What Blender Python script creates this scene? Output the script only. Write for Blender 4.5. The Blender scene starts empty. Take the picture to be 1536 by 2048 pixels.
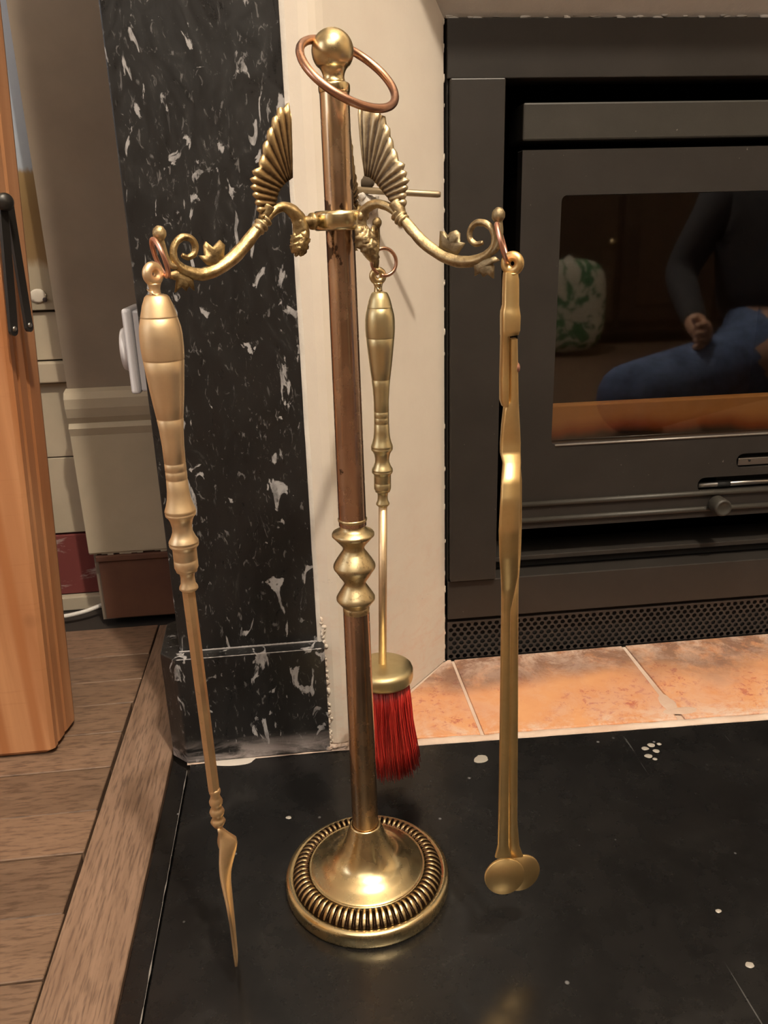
import bpy, bmesh, math, random
from mathutils import Vector, Matrix, noise
random.seed(7)
S = bpy.context.scene
COL = S.collection
PI = math.pi

# ------------------------------------------------------------------ camera
F = 1603.0; PITCH = math.radians(19.15); ROLL = math.radians(1.64); YAW = math.radians(6.1); CH = .5
cam_d = bpy.data.cameras.new('camera'); cam = bpy.data.objects.new('camera', cam_d); COL.objects.link(cam)
S.camera = cam
fw = Vector((math.sin(YAW)*math.cos(PITCH), math.cos(YAW)*math.cos(PITCH), -math.sin(PITCH)))
rt = Vector((math.cos(YAW), -math.sin(YAW), 0)); up = rt.cross(fw)
# image axes with roll
ix = rt*math.cos(ROLL) - up*math.sin(ROLL)*1.0
cr, sr = math.cos(ROLL), math.sin(ROLL)
R_ = rt*cr - up*sr            # image x axis in the world
U_ = up*cr + rt*sr            # image up axis in the world
m = Matrix((R_, U_, -fw)).transposed().to_4x4(); m.translation = (0, 0, CH)
cam.matrix_world = m
cam_d.sensor_fit = 'VERTICAL'; cam_d.sensor_height = 36; cam_d.lens = 36*F/2048
cam_d.clip_start = .01; cam_d.clip_end = 30
cam_d.dof.use_dof = False

# ------------------------------------------------------------------ light
S.view_settings.view_transform = 'Standard'; S.view_settings.look = 'None'
S.view_settings.exposure = 0.55; S.view_settings.gamma = 1; S.view_settings.use_curve_mapping = False
W = bpy.data.worlds.new('world'); S.world = W; W.use_nodes = True
W.node_tree.nodes['Background'].inputs[0].default_value = (.9, .85, .8, 1)
W.node_tree.nodes['Background'].inputs[1].default_value = .3
def light(name, kind, loc, energy, col, size=.1, rot=None, target=None, size_y=None):
    l = bpy.data.lights.new(name, kind); l.energy = energy; l.color = col
    if kind == 'AREA':
        l.size = size
        if size_y: l.shape = 'RECTANGLE'; l.size_y = size_y
    else: l.shadow_soft_size = size
    o = bpy.data.objects.new(name, l); COL.objects.link(o); o.location = loc
    if target is not None:
        o.rotation_euler = (Vector(target)-Vector(loc)).to_track_quat('-Z', 'Y').to_euler()
    return o
light('ceiling_lamp_light', 'POINT', (.36, -.36, 2.3), 115, (1, .87, .70), .038)
light('soft_ceiling_fill', 'AREA', (-.3, -1.2, 2.4), 22, (1, .89, .75), 1.8, target=(0, .5, .3))  # added soft fill in place of ceiling bounce, not a lamp in the room
light('window_light', 'AREA', (-2.3, -.2, 1.4), 7, (.78, .86, 1), 1.0, target=(0, .8, .3), size_y=1.2)

# ------------------------------------------------------------------ pixel helpers (true depth given every time)
def ray(px, py): return R_*(px-768) - U_*(py-1024) + fw*F
def onplane(px, py, n, d):
    v = ray(px, py); o = Vector((0, 0, CH)); n = Vector(n)
    return o + v*((d-n.dot(o))/n.dot(v))
def yp(px, py, Y): return onplane(px, py, (0, 1, 0), Y)
def z0(px, py, Z=0): return onplane(px, py, (0, 0, 1), Z)
AX = Vector((.0335, .519, 0))
def azd(az): a = math.radians(az); return Vector((math.sin(a), math.cos(a), 0))
def sp(px, py, az):
    d = azd(az); n = Vector((d.y, -d.x, 0)); p = onplane(px, py, n, n.dot(AX))
    return ((p-AX).dot(d), p.z)

# ------------------------------------------------------------------ materials
def mat(name, base=(.5, .5, .5), rough=.5, metal=0, spec=.5):
    M = bpy.data.materials.new(name); M.use_nodes = True
    b = M.node_tree.nodes['Principled BSDF']
    b.inputs['Base Color'].default_value = (*base, 1); b.inputs['Roughness'].default_value = rough
    b.inputs['Metallic'].default_value = metal; b.inputs['Specular IOR Level'].default_value = spec
    return M
class NT:
    def __init__(s, M): s.M = M; s.t = M.node_tree; s.b = s.t.nodes['Principled BSDF']
    def n(s, ty, **k):
        x = s.t.nodes.new(ty)
        for a, v in k.items():
            if a.startswith('_'): setattr(x, a[1:], v)
            else:
                key = a.replace('__', ' ')
                x.inputs[key].default_value = v
        return x
    def l(s, a, b): s.t.links.new(a, b)
    def coord(s, scale=(1, 1, 1), rot=(0, 0, 0), kind='Object'):
        c = s.n('ShaderNodeTexCoord'); m = s.n('ShaderNodeMapping')
        m.inputs['Scale'].default_value = scale; m.inputs['Rotation'].default_value = rot
        s.l(c.outputs[kind], m.inputs[0]); return m.outputs[0]
    def noise(s, co, scale, detail=4, rough=.5, dist=0):
        x = s.n('ShaderNodeTexNoise'); x.inputs['Scale'].default_value = scale; x.inputs['Detail'].default_value = detail
        x.inputs['Roughness'].default_value = rough; x.inputs['Distortion'].default_value = dist
        if co: s.l(co, x.inputs['Vector'])
        return x.outputs['Fac']
    def ramp(s, fac, stops, interp='LINEAR'):
        r = s.n('ShaderNodeValToRGB'); r.color_ramp.interpolation = interp
        e = r.color_ramp.elements
        while len(e) < len(stops): e.new(.5)
        for i, (p, c) in enumerate(stops):
            e[i].position = p; e[i].color = (*c, 1) if not isinstance(c, (int, float)) else (c, c, c, 1)
        s.l(fac, r.inputs[0]); return r.outputs[0]
    def mix(s, fac, a, b, mode='MIX'):
        x = s.n('ShaderNodeMix'); x.data_type = 'RGBA'; x.blend_type = mode
        for sock, v in ((x.inputs[0], fac), (x.inputs[6], a), (x.inputs[7], b)):
            if isinstance(v, (int, float)): sock.default_value = v
            elif isinstance(v, tuple): sock.default_value = (*v, 1)
            else: s.l(v, sock)
        return x.outputs[2]
    def math(s, op, a, b=0.0, clamp=False):
        x = s.n('ShaderNodeMath'); x.operation = op; x.use_clamp = clamp
        for i, v in enumerate((a, b)):
            if isinstance(v, (int, float)): x.inputs[i].default_value = v
            else: s.l(v, x.inputs[i])
        return x.outputs[0]
    def color(s, c): s.l(c, s.b.inputs['Base Color'])
    def rough(s, c): s.l(c, s.b.inputs['Roughness'])
    def bump(s, h, strength=.3, dist=.001):
        x = s.n('ShaderNodeBump'); x.inputs['Strength'].default_value = strength; x.inputs['Distance'].default_value = dist
        s.l(h, x.inputs['Height']); s.l(x.outputs[0], s.b.inputs['Normal'])

def brass(name, a=(.62, .46, .19), b=(.46, .33, .13), dark=(.12, .075, .03), rough=.3, tarn=.5, darkamt=.62, bump=0, sc=60):
    M = mat(name, a, rough, 1); N = NT(M)
    co = N.coord()
    n1 = N.noise(co, sc, 5, .6); n2 = N.noise(co, sc*4.5, 6, .65, .6)
    c = N.mix(N.ramp(n1, [(.35, 0.), (.65, 1.)]), a, b)
    c = N.mix(N.ramp(n2, [(darkamt, 0.), (darkamt+.12, tarn)]), c, dark)
    N.color(c)
    N.rough(N.ramp(n1, [(.3, rough*.8), (.7, rough*1.35)]))
    if bump: N.bump(n2, bump, .0006)
    return M
M_brass = brass('polished_brass', (.78, .66, .40), (.70, .56, .31), rough=.25, tarn=.25, darkamt=.69)
M_satin = brass('satin_brass', (.88, .70, .46), (.76, .57, .34), rough=.43, tarn=.2, darkamt=.68, sc=35)
M_brushbrass = brass('greenish_satin_brass', (.74, .64, .38), (.64, .54, .30), rough=.36, tarn=.2, darkamt=.70, sc=35)
M_tong = brass('tong_brass', (.78, .58, .28), (.66, .45, .19), rough=.40, tarn=.3, darkamt=.66, sc=30)
M_shaft = brass('shovel_shaft_brass', (.78, .55, .32), (.66, .46, .25), rough=.44, tarn=.3, sc=30)
def antique(name, hi, lo, rough):
    M = mat(name, hi, rough, 1); N = NT(M); co = N.coord()
    g = N.n('ShaderNodeNewGeometry')
    p = N.ramp(g.outputs['Pointiness'], [(.44, 0.), (.60, 1.)])
    n = N.ramp(N.noise(co, 170, 6, .7, .5), [(.36, 0.), (.62, 1.)])
    f = N.math('ADD', N.math('MULTIPLY', p, .55), N.math('MULTIPLY', n, .6), True)
    N.color(N.mix(f, lo, hi)); N.bump(N.noise(co, 300, 5, .65), .5, .0009)
    return M
M_ant = antique('antique_brass', (.38, .28, .14), (.07, .045, .025), .52)
M_antg = antique('dull_cast_brass', (.38, .31, .19), (.11, .08, .05), .56)
M_cuff = antique('worn_cast_brass', (.56, .44, .25), (.16, .11, .06), .50)
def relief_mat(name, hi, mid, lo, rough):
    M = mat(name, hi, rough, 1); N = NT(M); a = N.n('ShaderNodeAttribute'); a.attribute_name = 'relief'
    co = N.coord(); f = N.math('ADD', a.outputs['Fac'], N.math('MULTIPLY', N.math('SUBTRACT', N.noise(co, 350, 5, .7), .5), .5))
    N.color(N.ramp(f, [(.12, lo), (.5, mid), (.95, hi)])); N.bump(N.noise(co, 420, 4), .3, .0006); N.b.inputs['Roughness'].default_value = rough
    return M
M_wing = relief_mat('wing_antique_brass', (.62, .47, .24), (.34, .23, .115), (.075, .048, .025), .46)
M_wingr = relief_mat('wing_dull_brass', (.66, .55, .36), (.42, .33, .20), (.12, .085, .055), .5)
M_copper = brass('copper_ring', (.62, .36, .25), (.46, .26, .18), (.10, .05, .03), .28, .5, .6)
M_pinkcopper = brass('pink_copper_wire', (.76, .44, .34), (.62, .32, .24), (.16, .07, .05), .35, .3, .66)
def posttube():
    M = mat('tarnished_brass_tube', (.4, .26, .16), .2, 1); N = NT(M)
    co = N.coord((30, 30, 6)); co2 = N.coord((1, 1, .6))
    s = N.noise(co, 3, 4, .6)
    c = N.mix(N.ramp(s, [(.3, 0.), (.7, 1.)]), (.62, .44, .31), (.50, .33, .24))
    geo = N.coord()
    sep = N.n('ShaderNodeSeparateXYZ'); N.l(geo, sep.inputs[0])
    z = sep.outputs[2]
    # warm golden lacquer left at the top, dark blotches that end under the collar
    gold = N.ramp(z, [(.50, 0.), (.57, 1.)])
    c = N.mix(gold, c, (.66, .50, .33))
    orange_refl = N.ramp(z, [(.10, 1.), (.24, 0.)])  # orange reflections painted into the lower tube's colour, fading upward
    c = N.mix(N.math('MULTIPLY', orange_refl, .7), c, (.56, .36, .18))
    bl = N.noise(co2, 75, 5, .55)
    # where the lacquer has burnt: near .51 and near .33
    zone = N.ramp(z, [(.30, 0.), (.315, .7), (.345, .2), (.40, 0.), (.455, .2), (.49, 1.), (.515, 1.), (.54, .35), (.56, 0.)])
    f = N.math('ADD', N.math('MULTIPLY', zone, .235), bl)
    dk = N.ramp(f, [(.755, 0.), (.775, 1.)])
    c = N.mix(N.math('MULTIPLY', dk, .85), c, (.05, .03, .02))
    N.color(c); N.rough(N.ramp(bl, [(.3, .20), (.7, .32)]))
    return M
M_tube = posttube()
def marble(name, floor=False):
    M = mat(name, (.02, .02, .022), .25 if not floor else .2); N = NT(M)
    co = N.coord((1, 1, .45) if not floor else (1, 1, 1))
    base = N.ramp(N.noise(co, 9, 8, .65, .8), [(.3, (.0055, .0055, .006)), (.6, (.014, .0135, .0135)), (.8, (.045, .043, .042))])
    if not floor:
        a = N.noise(co, 62, 5, .55, 1.4); b = N.noise(co, 15, 3, .5)
        f = N.math('ADD', a, N.math('MULTIPLY', b, .35))
        fl = N.ramp(f, [(.80, 0.), (.825, 1.)])
        c = N.mix(N.math('MULTIPLY', fl, N.ramp(N.noise(co, 120, 4, .7), [(.35, .35), (.55, 1.)])), base, (.33, .325, .33))
        a2 = N.noise(co, 230, 3, .6, .8)
        c = N.mix(N.ramp(a2, [(.62, 0.), (.70, .6)]), c, (.17, .165, .165))
        a4 = N.noise(N.coord((1, 1, .35), (0, .25, 0)), 110, 6, .75, 1.2)
        c = N.mix(N.ramp(a4, [(.61, 0.), (.69, .55)]), c, (.18, .175, .18))
        a3 = N.noise(co, 28, 8, .75, 2.2)
        c = N.mix(N.ramp(a3, [(.60, 0.), (.75, .35)]), c, (.13, .125, .12))
        sep = N.n('ShaderNodeSeparateXYZ'); N.l(N.coord(), sep.inputs[0])
        low = N.ramp(sep.outputs[2], [(.006, 1.), (.028, 0.)]); sm = N.ramp(N.noise(N.coord((.25, 1, 1)), 60, 6, .7, .6), [(.42, 0.), (.62, 1.)])
        c = N.mix(N.math('MULTIPLY', N.math('MULTIPLY', low, sm), .8), c, (.42, .37, .36))
        N.color(c); N.rough(N.ramp(a3, [(.3, .22), (.7, .5)]))
        N.bump(f, .15, .001)
    else:
        base = N.mix(1.0, base, (.62, .62, .62), 'MULTIPLY')
        v = N.n('ShaderNodeTexVoronoi'); v.inputs['Scale'].default_value = 55; N.l(co, v.inputs['Vector'])
        sp_ = N.ramp(v.outputs['Distance'], [(.05, 1.), (.10, 0.)])
        rnd = N.n('ShaderNodeSeparateXYZ'); N.l(v.outputs['Color'], rnd.inputs[0])
        keep = N.ramp(rnd.outputs[0], [(.74, 0.), (.76, .8)])
        c = N.mix(N.math('MULTIPLY', sp_, keep), base, (.16, .16, .165))
        # hairline scratches
        co2 = N.coord((1, .02, 1), (0, 0, .7)); s1 = N.noise(co2, 300, 2, .5)
        c = N.mix(N.ramp(s1, [(.76, 0.), (.80, .22)]), c, (.3, .3, .3))
        co3 = N.coord((1, .03, 1), (0, 0, -1.0)); s2 = N.noise(co3, 240, 2, .5)
        c = N.mix(N.ramp(s2, [(.77, 0.), (.80, .18)]), c, (.3, .3, .3))
        cl = N.noise(co, 22, 8, .8, 1.5)
        c = N.mix(N.ramp(cl, [(.60, 0.), (.80, .35)]), c, (.055, .055, .053))
        N.color(c); N.rough(N.ramp(N.noise(co, 30, 6, .7), [(.3, .16), (.7, .36)]))
    return M
M_marble = marble('black_marble_with_white_flecks'); M_slab = marble('black_stone_slab', True)
def plaster(name, c1, c2, dirt=None, bump=.25):
    M = mat(name, c1, .75, 0, .3); N = NT(M); co = N.coord()
    n = N.noise(co, 14, 6, .6); c = N.mix(N.ramp(n, [(.35, 0.), (.65, 1.)]), c1, c2)
    if dirt:
        sep = N.n('ShaderNodeSeparateXYZ'); N.l(co, sep.inputs[0])
        z = N.ramp(sep.outputs[2], [(.0, .45), (.16, .15), (.30, 0.)])
        d = N.ramp(N.noise(N.coord((1, 1, 2)), 30, 8, .75, .5), [(.48, 0.), (.7, 1.)])
        c = N.mix(N.math('MULTIPLY', z, d), c, dirt)
        sm = N.ramp(N.noise(N.coord((1, 1, 3.5), (0, .5, 0)), 60, 5, .8, 1), [(.66, 0.), (.72, .5)])
        z2 = N.ramp(sep.outputs[2], [(.05, .4), (.2, 1.), (.24, 0.)])
        c = N.mix(N.math('MULTIPLY', sm, z2), c, (.16, .13, .12))
    N.color(c); N.bump(N.noise(co, 60, 8, .7), bump, .0015)
    return M
M_plaster = plaster('cream_painted_plaster', (.66, .60, .52), (.625, .56, .485), (.60, .30, .20))
M_lintel = plaster('greyish_painted_plaster', (.54, .52, .49), (.47, .45, .42), None, .5)
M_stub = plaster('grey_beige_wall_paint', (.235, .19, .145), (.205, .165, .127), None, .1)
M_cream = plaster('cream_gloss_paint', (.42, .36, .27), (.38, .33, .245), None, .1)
M_room = plaster('room_wall_paint', (.62, .52, .40), (.58, .48, .37), None, .1)
M_chip = plaster('white_crumbled_plaster', (.72, .68, .62), (.55, .51, .46), None, .8)
M_mortar = plaster('pale_mortar', (.62, .53, .46), (.50, .36, .28), None, .9)
M_dark = plaster('brown_wall_paint', (.16, .11, .075), (.13, .09, .06), None, .1)
def steel(name, c=(.021, .0185, .0165), rough=.42, scale=500):
    M = mat(name, c, rough, 0, .45); N = NT(M); co = N.coord()
    n = N.noise(co, 18, 6, .7)
    cc = N.mix(N.ramp(n, [(.4, 0.), (.75, 1.)]), c, tuple(x*1.35 for x in c))
    sp_ = N.ramp(N.noise(co, 190, 2, .5), [(.76, 0.), (.79, .6)])
    N.color(N.mix(sp_, cc, (.22, .2, .18))); N.bump(N.noise(co, scale, 2), .12, .0004)
    return M
M_steel = steel('charcoal_painted_steel'); M_steel2 = steel('charcoal_cast_iron', (.028, .0255, .021), .5, 700)
M_black = mat('matt_black_cavity', (.004, .004, .004), .8)
M_mesh = steel('black_perforated_steel', (.024, .022, .021), .36)
M_bare = mat('bare_steel', (.45, .43, .40), .35, 1)
def tile():
    M = mat('terracotta_tile', (.6, .3, .14), .55); N = NT(M); co = N.coord()
    c = N.mix(N.ramp(N.noise(co, 18, 5, .6), [(.3, 0.), (.7, 1.)]), (.60, .31, .15), (.52, .23, .11))
    red = N.math('MULTIPLY', N.ramp(N.noise(co, 95, 6, .8, .5), [(.53, 0.), (.60, 1.)]), N.ramp(N.noise(co, 14, 3, .5), [(.42, 0.), (.6, 1.)]))
    c = N.mix(N.math('MULTIPLY', red, .8), c, (.33, .07, .05))
    sep = N.n('ShaderNodeSeparateXYZ'); N.l(co, sep.inputs[0]); y = N.math('ADD', sep.outputs[1], .78)
    back = N.ramp(N.math('ADD', y, N.math('MULTIPLY', N.math('SUBTRACT', N.noise(co, 9, 2, .5), .5), .12)), [(.775, 0.), (.815, 1.)])
    soot = N.ramp(N.noise(co, 26, 8, .75, .4), [(.30, .15), (.5, 1.)])
    c = N.mix(N.math('MULTIPLY', N.math('MULTIPLY', back, soot), .78), c, (.12, .075, .065))
    dust = N.ramp(N.noise(co, 20, 8, .8, .4), [(.44, 0.), (.58, 1.)])
    dz = N.ramp(y, [(.702, 1.), (.725, .35), (.79, .12), (.835, .45), (.86, .95)])
    c = N.mix(N.math('MULTIPLY', dust, dz), c, (.58, .44, .36))
    N.color(c); N.bump(N.noise(co, 90, 6), .3, .001); return M
M_tile = tile()
def wood(name, a, b, grain, scale=(1, 1, 1), rough=.45, gs=60, pore=True):
    M = mat(name, a, rough); N = NT(M); co = N.coord(scale)
    oi = N.n('ShaderNodeObjectInfo')
    off = N.n('ShaderNodeVectorMath'); off.operation = 'ADD'; N.l(co, off.inputs[0])
    sc = N.n('ShaderNodeVectorMath'); sc.operation = 'SCALE'; sc.inputs['Scale'].default_value = 40
    cmb = N.n('ShaderNodeCombineXYZ'); N.l(oi.outputs['Random'], cmb.inputs[0]); N.l(oi.outputs['Random'], cmb.inputs[1]); N.l(cmb.outputs[0], sc.inputs[0]); N.l(sc.outputs[0], off.inputs[1])
    co = off.outputs[0]
    n = N.noise(co, gs, 6, .65, .3); c = N.mix(N.ramp(n, [(.3, 0.), (.7, 1.)]), a, b)
    n2 = N.noise(co, gs*5, 3, .6); c = N.mix(N.ramp(n2, [(.48, 0.), (.66, .7 if pore else .2)]), c, grain)
    v = N.math('ADD', N.math('MULTIPLY', oi.outputs['Random'], .45), .76)
    hs = N.n('ShaderNodeHueSaturation'); N.l(v, hs.inputs['Value']); N.l(c, hs.inputs['Color'])
    N.color(hs.outputs[0]); N.bump(n2, .25, .0006)
    return M
M_board = wood('oak_board', (.195, .125, .083), (.135, .084, .055), (.055, .032, .021), (.18, 1, 1))
M_border = wood('oak_border_board', (.215, .142, .10), (.140, .088, .060), (.055, .033, .023), (1, .08, 1), gs=95)
def pine():
    M = mat('pine_post_wood', (.6, .3, .12), .5); N = NT(M)
    co = N.coord((1, 1, .06)); n = N.noise(co, 45, 4, .5, .6)
    c = N.mix(N.ramp(n, [(.3, 0.), (.7, 1.)]), (.50, .25, .12), (.36, .155, .065))
    w = N.n('ShaderNodeTexWave'); w.inputs['Scale'].default_value = 9; w.inputs['Distortion'].default_value = 3; w.inputs['Detail'].default_value = 3
    w.inputs['Detail Scale'].default_value = .4
    N.l(N.coord((1, .4, .05)), w.inputs['Vector'])
    c = N.mix(N.ramp(w.outputs['Fac'], [(.70, 0.), (.95, .7)]), c, (.33, .12, .04))
    v = N.n('ShaderNodeTexVoronoi'); v.inputs['Scale'].default_value = 9; N.l(N.coord((1, 1, .8)), v.inputs['Vector'])
    c = N.mix(N.ramp(v.outputs['Distance'], [(.04, .8), (.10, 0.)]), c, (.18, .07, .03))
    saw = N.noise(N.coord((.05, .05, 1), (0, .5, 0)), 300, 2, .5)
    c = N.mix(N.ramp(saw, [(.62, 0.), (.7, .18)]), c, (.3, .12, .05))
    N.color(c); N.bump(saw, .1, .0005); return M
M_pine = pine()
M_strap = mat('black_stay_metal', (.012, .011, .010), .4)
M_maroon = plaster('worn_maroon_paint', (.16, .035, .032), (.12, .028, .028), None, .3)
def maroon(M):
    N = NT(M); co = N.coord((.35, 1, 1)); n = N.noise(co, 40, 7, .7, .5)
    c = N.mix(N.ramp(n, [(.57, 0.), (.66, .8)]), (.15, .035, .032), (.42, .36, .33)); N.color(c)
maroon(M_maroon)
M_brownbase = plaster('brown_gloss_skirting', (.13, .06, .035), (.10, .045, .03), None, .2)
M_white = mat('white_plastic', (.62, .62, .66), .3)
M_cable = mat('white_cable_sheath', (.62, .60, .56), .4)
M_red = mat('red_bristle', (.36, .012, .010), .42)
def redm(M):
    N = NT(M); g = N.n('ShaderNodeNewGeometry')
    N.color(N.ramp(g.outputs['Random Per Island'], [(0., (.20, .006, .006)), (.6, (.42, .016, .012)), (1., (.62, .05, .035))]))
redm(M_red)
def picture():
    M = mat('landscape_print', (.4, .45, .5), .35); N = NT(M); co = N.coord(kind='Generated')
    sep = N.n('ShaderNodeSeparateXYZ'); N.l(co, sep.inputs[0])
    zz = N.math('ADD', sep.outputs[2], N.math('MULTIPLY', N.math('SUBTRACT', N.noise(N.coord((1, 1, .3)), 60, 4, .6), .5), .05))
    c = N.ramp(zz, [(0, (.30, .26, .19)), (.085, (.34, .29, .21)), (.105, (.20, .13, .06)), (.2, (.19, .12, .05)), (.272, (.24, .16, .07)), (.285, (.33, .38, .44)), (.6, (.38, .43, .52)), (.95, (.42, .46, .42))])
    N.color(c); return M
M_pic = picture()
def inlay():
    M = mat('painted_reflection_and_soot_stain', (.4, .2, .08), .8); N = NT(M); co = N.coord()
    sep = N.n('ShaderNodeSeparateXYZ'); N.l(co, sep.inputs[0])
    z = N.math('ADD', sep.outputs[2], N.math('MULTIPLY', N.math('SUBTRACT', N.noise(N.coord((1, 1, .1)), 9, 3, .5), .5), .05))
    c = N.ramp(z, [(.205, (.010, .006, .008)), (.262, (.016, .009, .01)), (.271, (.26, .07, .02)), (.284, (.44, .25, .12)), (.33, (.42, .28, .15))])  # bands paint the floor's reflection and the orange soot stain on the glass
    N.color(c); return M
M_reflstain = inlay()
M_fire = plaster('sooty_firebrick', (.055, .038, .024), (.03, .022, .016), None, .5)
def glass():
    M = bpy.data.materials.new('stove_glass'); M.use_nodes = True; t = M.node_tree; t.nodes.clear()
    o = t.nodes.new('ShaderNodeOutputMaterial'); mx = t.nodes.new('ShaderNodeMixShader')
    tr = t.nodes.new('ShaderNodeBsdfTransparent'); tr.inputs[0].default_value = (.75, .68, .58, 1)
    gl = t.nodes.new('ShaderNodeBsdfGlossy'); gl.inputs['Roughness'].default_value = .03; gl.inputs[0].default_value = (.9, .9, .9, 1)
    fr = t.nodes.new('ShaderNodeFresnel'); fr.inputs[0].default_value = 2.0
    ge = t.nodes.new('ShaderNodeNewGeometry'); k1 = t.nodes.new('ShaderNodeMath'); k1.operation = 'SUBTRACT'; k1.inputs[0].default_value = 1; t.links.new(ge.outputs['Backfacing'], k1.inputs[1])
    k2 = t.nodes.new('ShaderNodeMath'); k2.operation = 'MULTIPLY'; t.links.new(fr.outputs[0], k2.inputs[0]); t.links.new(k1.outputs[0], k2.inputs[1]); t.links.new(k2.outputs[0], mx.inputs[0]); t.links.new(tr.outputs[0], mx.inputs[1]); t.links.new(gl.outputs[0], mx.inputs[2]); t.links.new(mx.outputs[0], o.inputs[0])
    return M
M_glass = glass()

# ------------------------------------------------------------------ object helpers
def tag(o, label=None, cat=None, group=None, kind=None):
    if label: o['label'] = label
    if cat: o['category'] = cat
    if group: o['group'] = group
    if kind: o['kind'] = kind
    return o
def empty(name, loc, label, cat, group=None):
    o = bpy.data.objects.new(name, None); COL.objects.link(o); o.location = loc; o.empty_display_size = .02
    return tag(o, label, cat, group)
def origin(o):
    v = Vector((0, 0, 0))
    while o: v += o.location; o = o.parent
    return v
class MB:
    def __init__(s): s.v = []; s.f = []; s.sm = []
    def add(s, vs, fs, smooth=True):
        k = len(s.v); s.v += [tuple(x) for x in vs]
        for f in fs: s.f.append([i+k for i in f]); s.sm.append(smooth)
        return s
    def box(s, x0, x1, y0, y1, z0_, z1):
        return s.hexa([(x0, y0, z0_), (x1, y0, z0_), (x1, y1, z0_), (x0, y1, z0_), (x0, y0, z1), (x1, y0, z1), (x1, y1, z1), (x0, y1, z1)])
    def hexa(s, v):
        return s.add(v, [(0, 3, 2, 1), (4, 5, 6, 7), (0, 1, 5, 4), (1, 2, 6, 5), (2, 3, 7, 6), (3, 0, 4, 7)], False)
    def bbox(s, x0, x1, y0, y1, z0_, z1, b=.001, seg=2):   # bevelled box
        bm = bmesh.new(); bmesh.ops.create_cube(bm, size=1)
        for v in bm.verts: v.co = Vector(((x0+x1)/2+v.co.x*(x1-x0), (y0+y1)/2+v.co.y*(y1-y0), (z0_+z1)/2+v.co.z*(z1-z0_)))
        bmesh.ops.bevel(bm, geom=bm.edges[:], offset=b, segments=seg, affect='EDGES', profile=.5)
        bm.verts.index_update()
        s.add([v.co for v in bm.verts], [[v.index for v in f.verts] for f in bm.faces], False); bm.free(); return s
    def lathe(s, prof, c=(0, 0, 0), axis=(0, 0, 1), seg=40, fn=None, cap=True):
        a = Vector(axis).normalized(); q = Vector((0, 0, 1)).rotation_difference(a); c = Vector(c)
        vs = []
        for r, z in prof:
            for j in range(seg):
                t = 2*PI*j/seg; rr, zz = (r, z) if fn is None else fn(r, z, t)
                vs.append(c+q@Vector((rr*math.cos(t), rr*math.sin(t), zz)))
        n = len(prof); fs = []
        for i in range(n-1):
            for j in range(seg):
                k = (j+1) % seg; fs.append((i*seg+j, i*seg+k, (i+1)*seg+k, (i+1)*seg+j))
        if cap:
            fs.append(tuple(range(seg))[::-1]); fs.append(tuple((n-1)*seg+j for j in range(seg)))
        return s.add(vs, fs)
    def tube(s, pts, rad, seg=12, flat=None, side=None, closed=False, fn=None):
        P = [Vector(p) for p in pts]; n = len(P)
        if not isinstance(rad, (list, tuple)): rad = [rad]*n
        vs = []; N = None
        for i in range(n):
            if closed: t = P[(i+1) % n]-P[i-1]
            else: t = P[min(i+1, n-1)]-P[max(i-1, 0)]
            t.normalize()
            if side is not None:
                b = Vector(side); b = (b-t*b.dot(t)).normalized(); N = b.cross(t)
            else:
                if N is None:
                    N = t.orthogonal().normalized()
                N = (N-t*N.dot(t)).normalized(); b = t.cross(N)
            for j in range(seg):
                a = 2*PI*j/seg; fl = flat if flat else 1
                r = rad[i]*(fn(i, a) if fn else 1)
                vs.append(P[i]+N*math.cos(a)*r+b*math.sin(a)*r*fl)
        fs = []
        for i in range(n if closed else n-1):
            k = (i+1) % n
            for j in range(seg):
                l = (j+1) % seg; fs.append((i*seg+j, i*seg+l, k*seg+l, k*seg+j))
        if not closed:
            fs.append(tuple(range(seg))[::-1]); fs.append(tuple((n-1)*seg+j for j in range(seg)))
        return s.add(vs, fs)
    def torus(s, c, nrm, R, r, seg=48, rs=12, a0=0, a1=2*PI):
        n = Vector(nrm).normalized(); u = n.orthogonal().normalized(); w = n.cross(u); c = Vector(c)
        if a1-a0 > 6.28:
            return s.tube([c+(u*math.cos(2*PI*i/seg)+w*math.sin(2*PI*i/seg))*R for i in range(seg)], r, rs, closed=True)
        return s.tube([c+(u*math.cos(a0+(a1-a0)*i/seg)+w*math.sin(a0+(a1-a0)*i/seg))*R for i in range(seg+1)], r, rs)
    def ball(s, c, r, sc=(1, 1, 1), seg=20, rings=12, fn=None):
        c = Vector(c); vs = [c+Vector((0, 0, -r*sc[2]))]
        for i in range(1, rings):
            p = -PI/2+PI*i/rings
            for j in range(seg):
                t = 2*PI*j/seg; d = Vector((math.cos(p)*math.cos(t), math.cos(p)*math.sin(t), math.sin(p)))
                k = r*(fn(d) if fn else 1); vs.append(c+Vector((d.x*k*sc[0], d.y*k*sc[1], d.z*k*sc[2])))
        vs.append(c+Vector((0, 0, r*sc[2]))); fs = []; L = len(vs)-1
        for j in range(seg):
            k = (j+1) % seg; fs.append((0, 1+k, 1+j)); fs.append((L, L-seg+j, L-seg+k))
            for i in range(rings-2): fs.append((1+i*seg+j, 1+i*seg+k, 1+(i+1)*seg+k, 1+(i+1)*seg+j))
        return s.add(vs, fs)
    def prism(s, poly, y0=None, y1=None, ax='z'):
        # poly 2-D outline; extruded from y0 to y1 along ax
        def P(a, b, h): return {'z': (a, b, h), 'y': (a, h, b), 'x': (h, a, b)}[ax]
        n = len(poly); vs = [P(a, b, y0) for a, b in poly]+[P(a, b, y1) for a, b in poly]
        fs = [tuple(range(n))[::-1], tuple(range(n, 2*n))]+[(i, (i+1) % n, n+(i+1) % n, n+i) for i in range(n)]
        return s.add(vs, fs, False)
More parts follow.
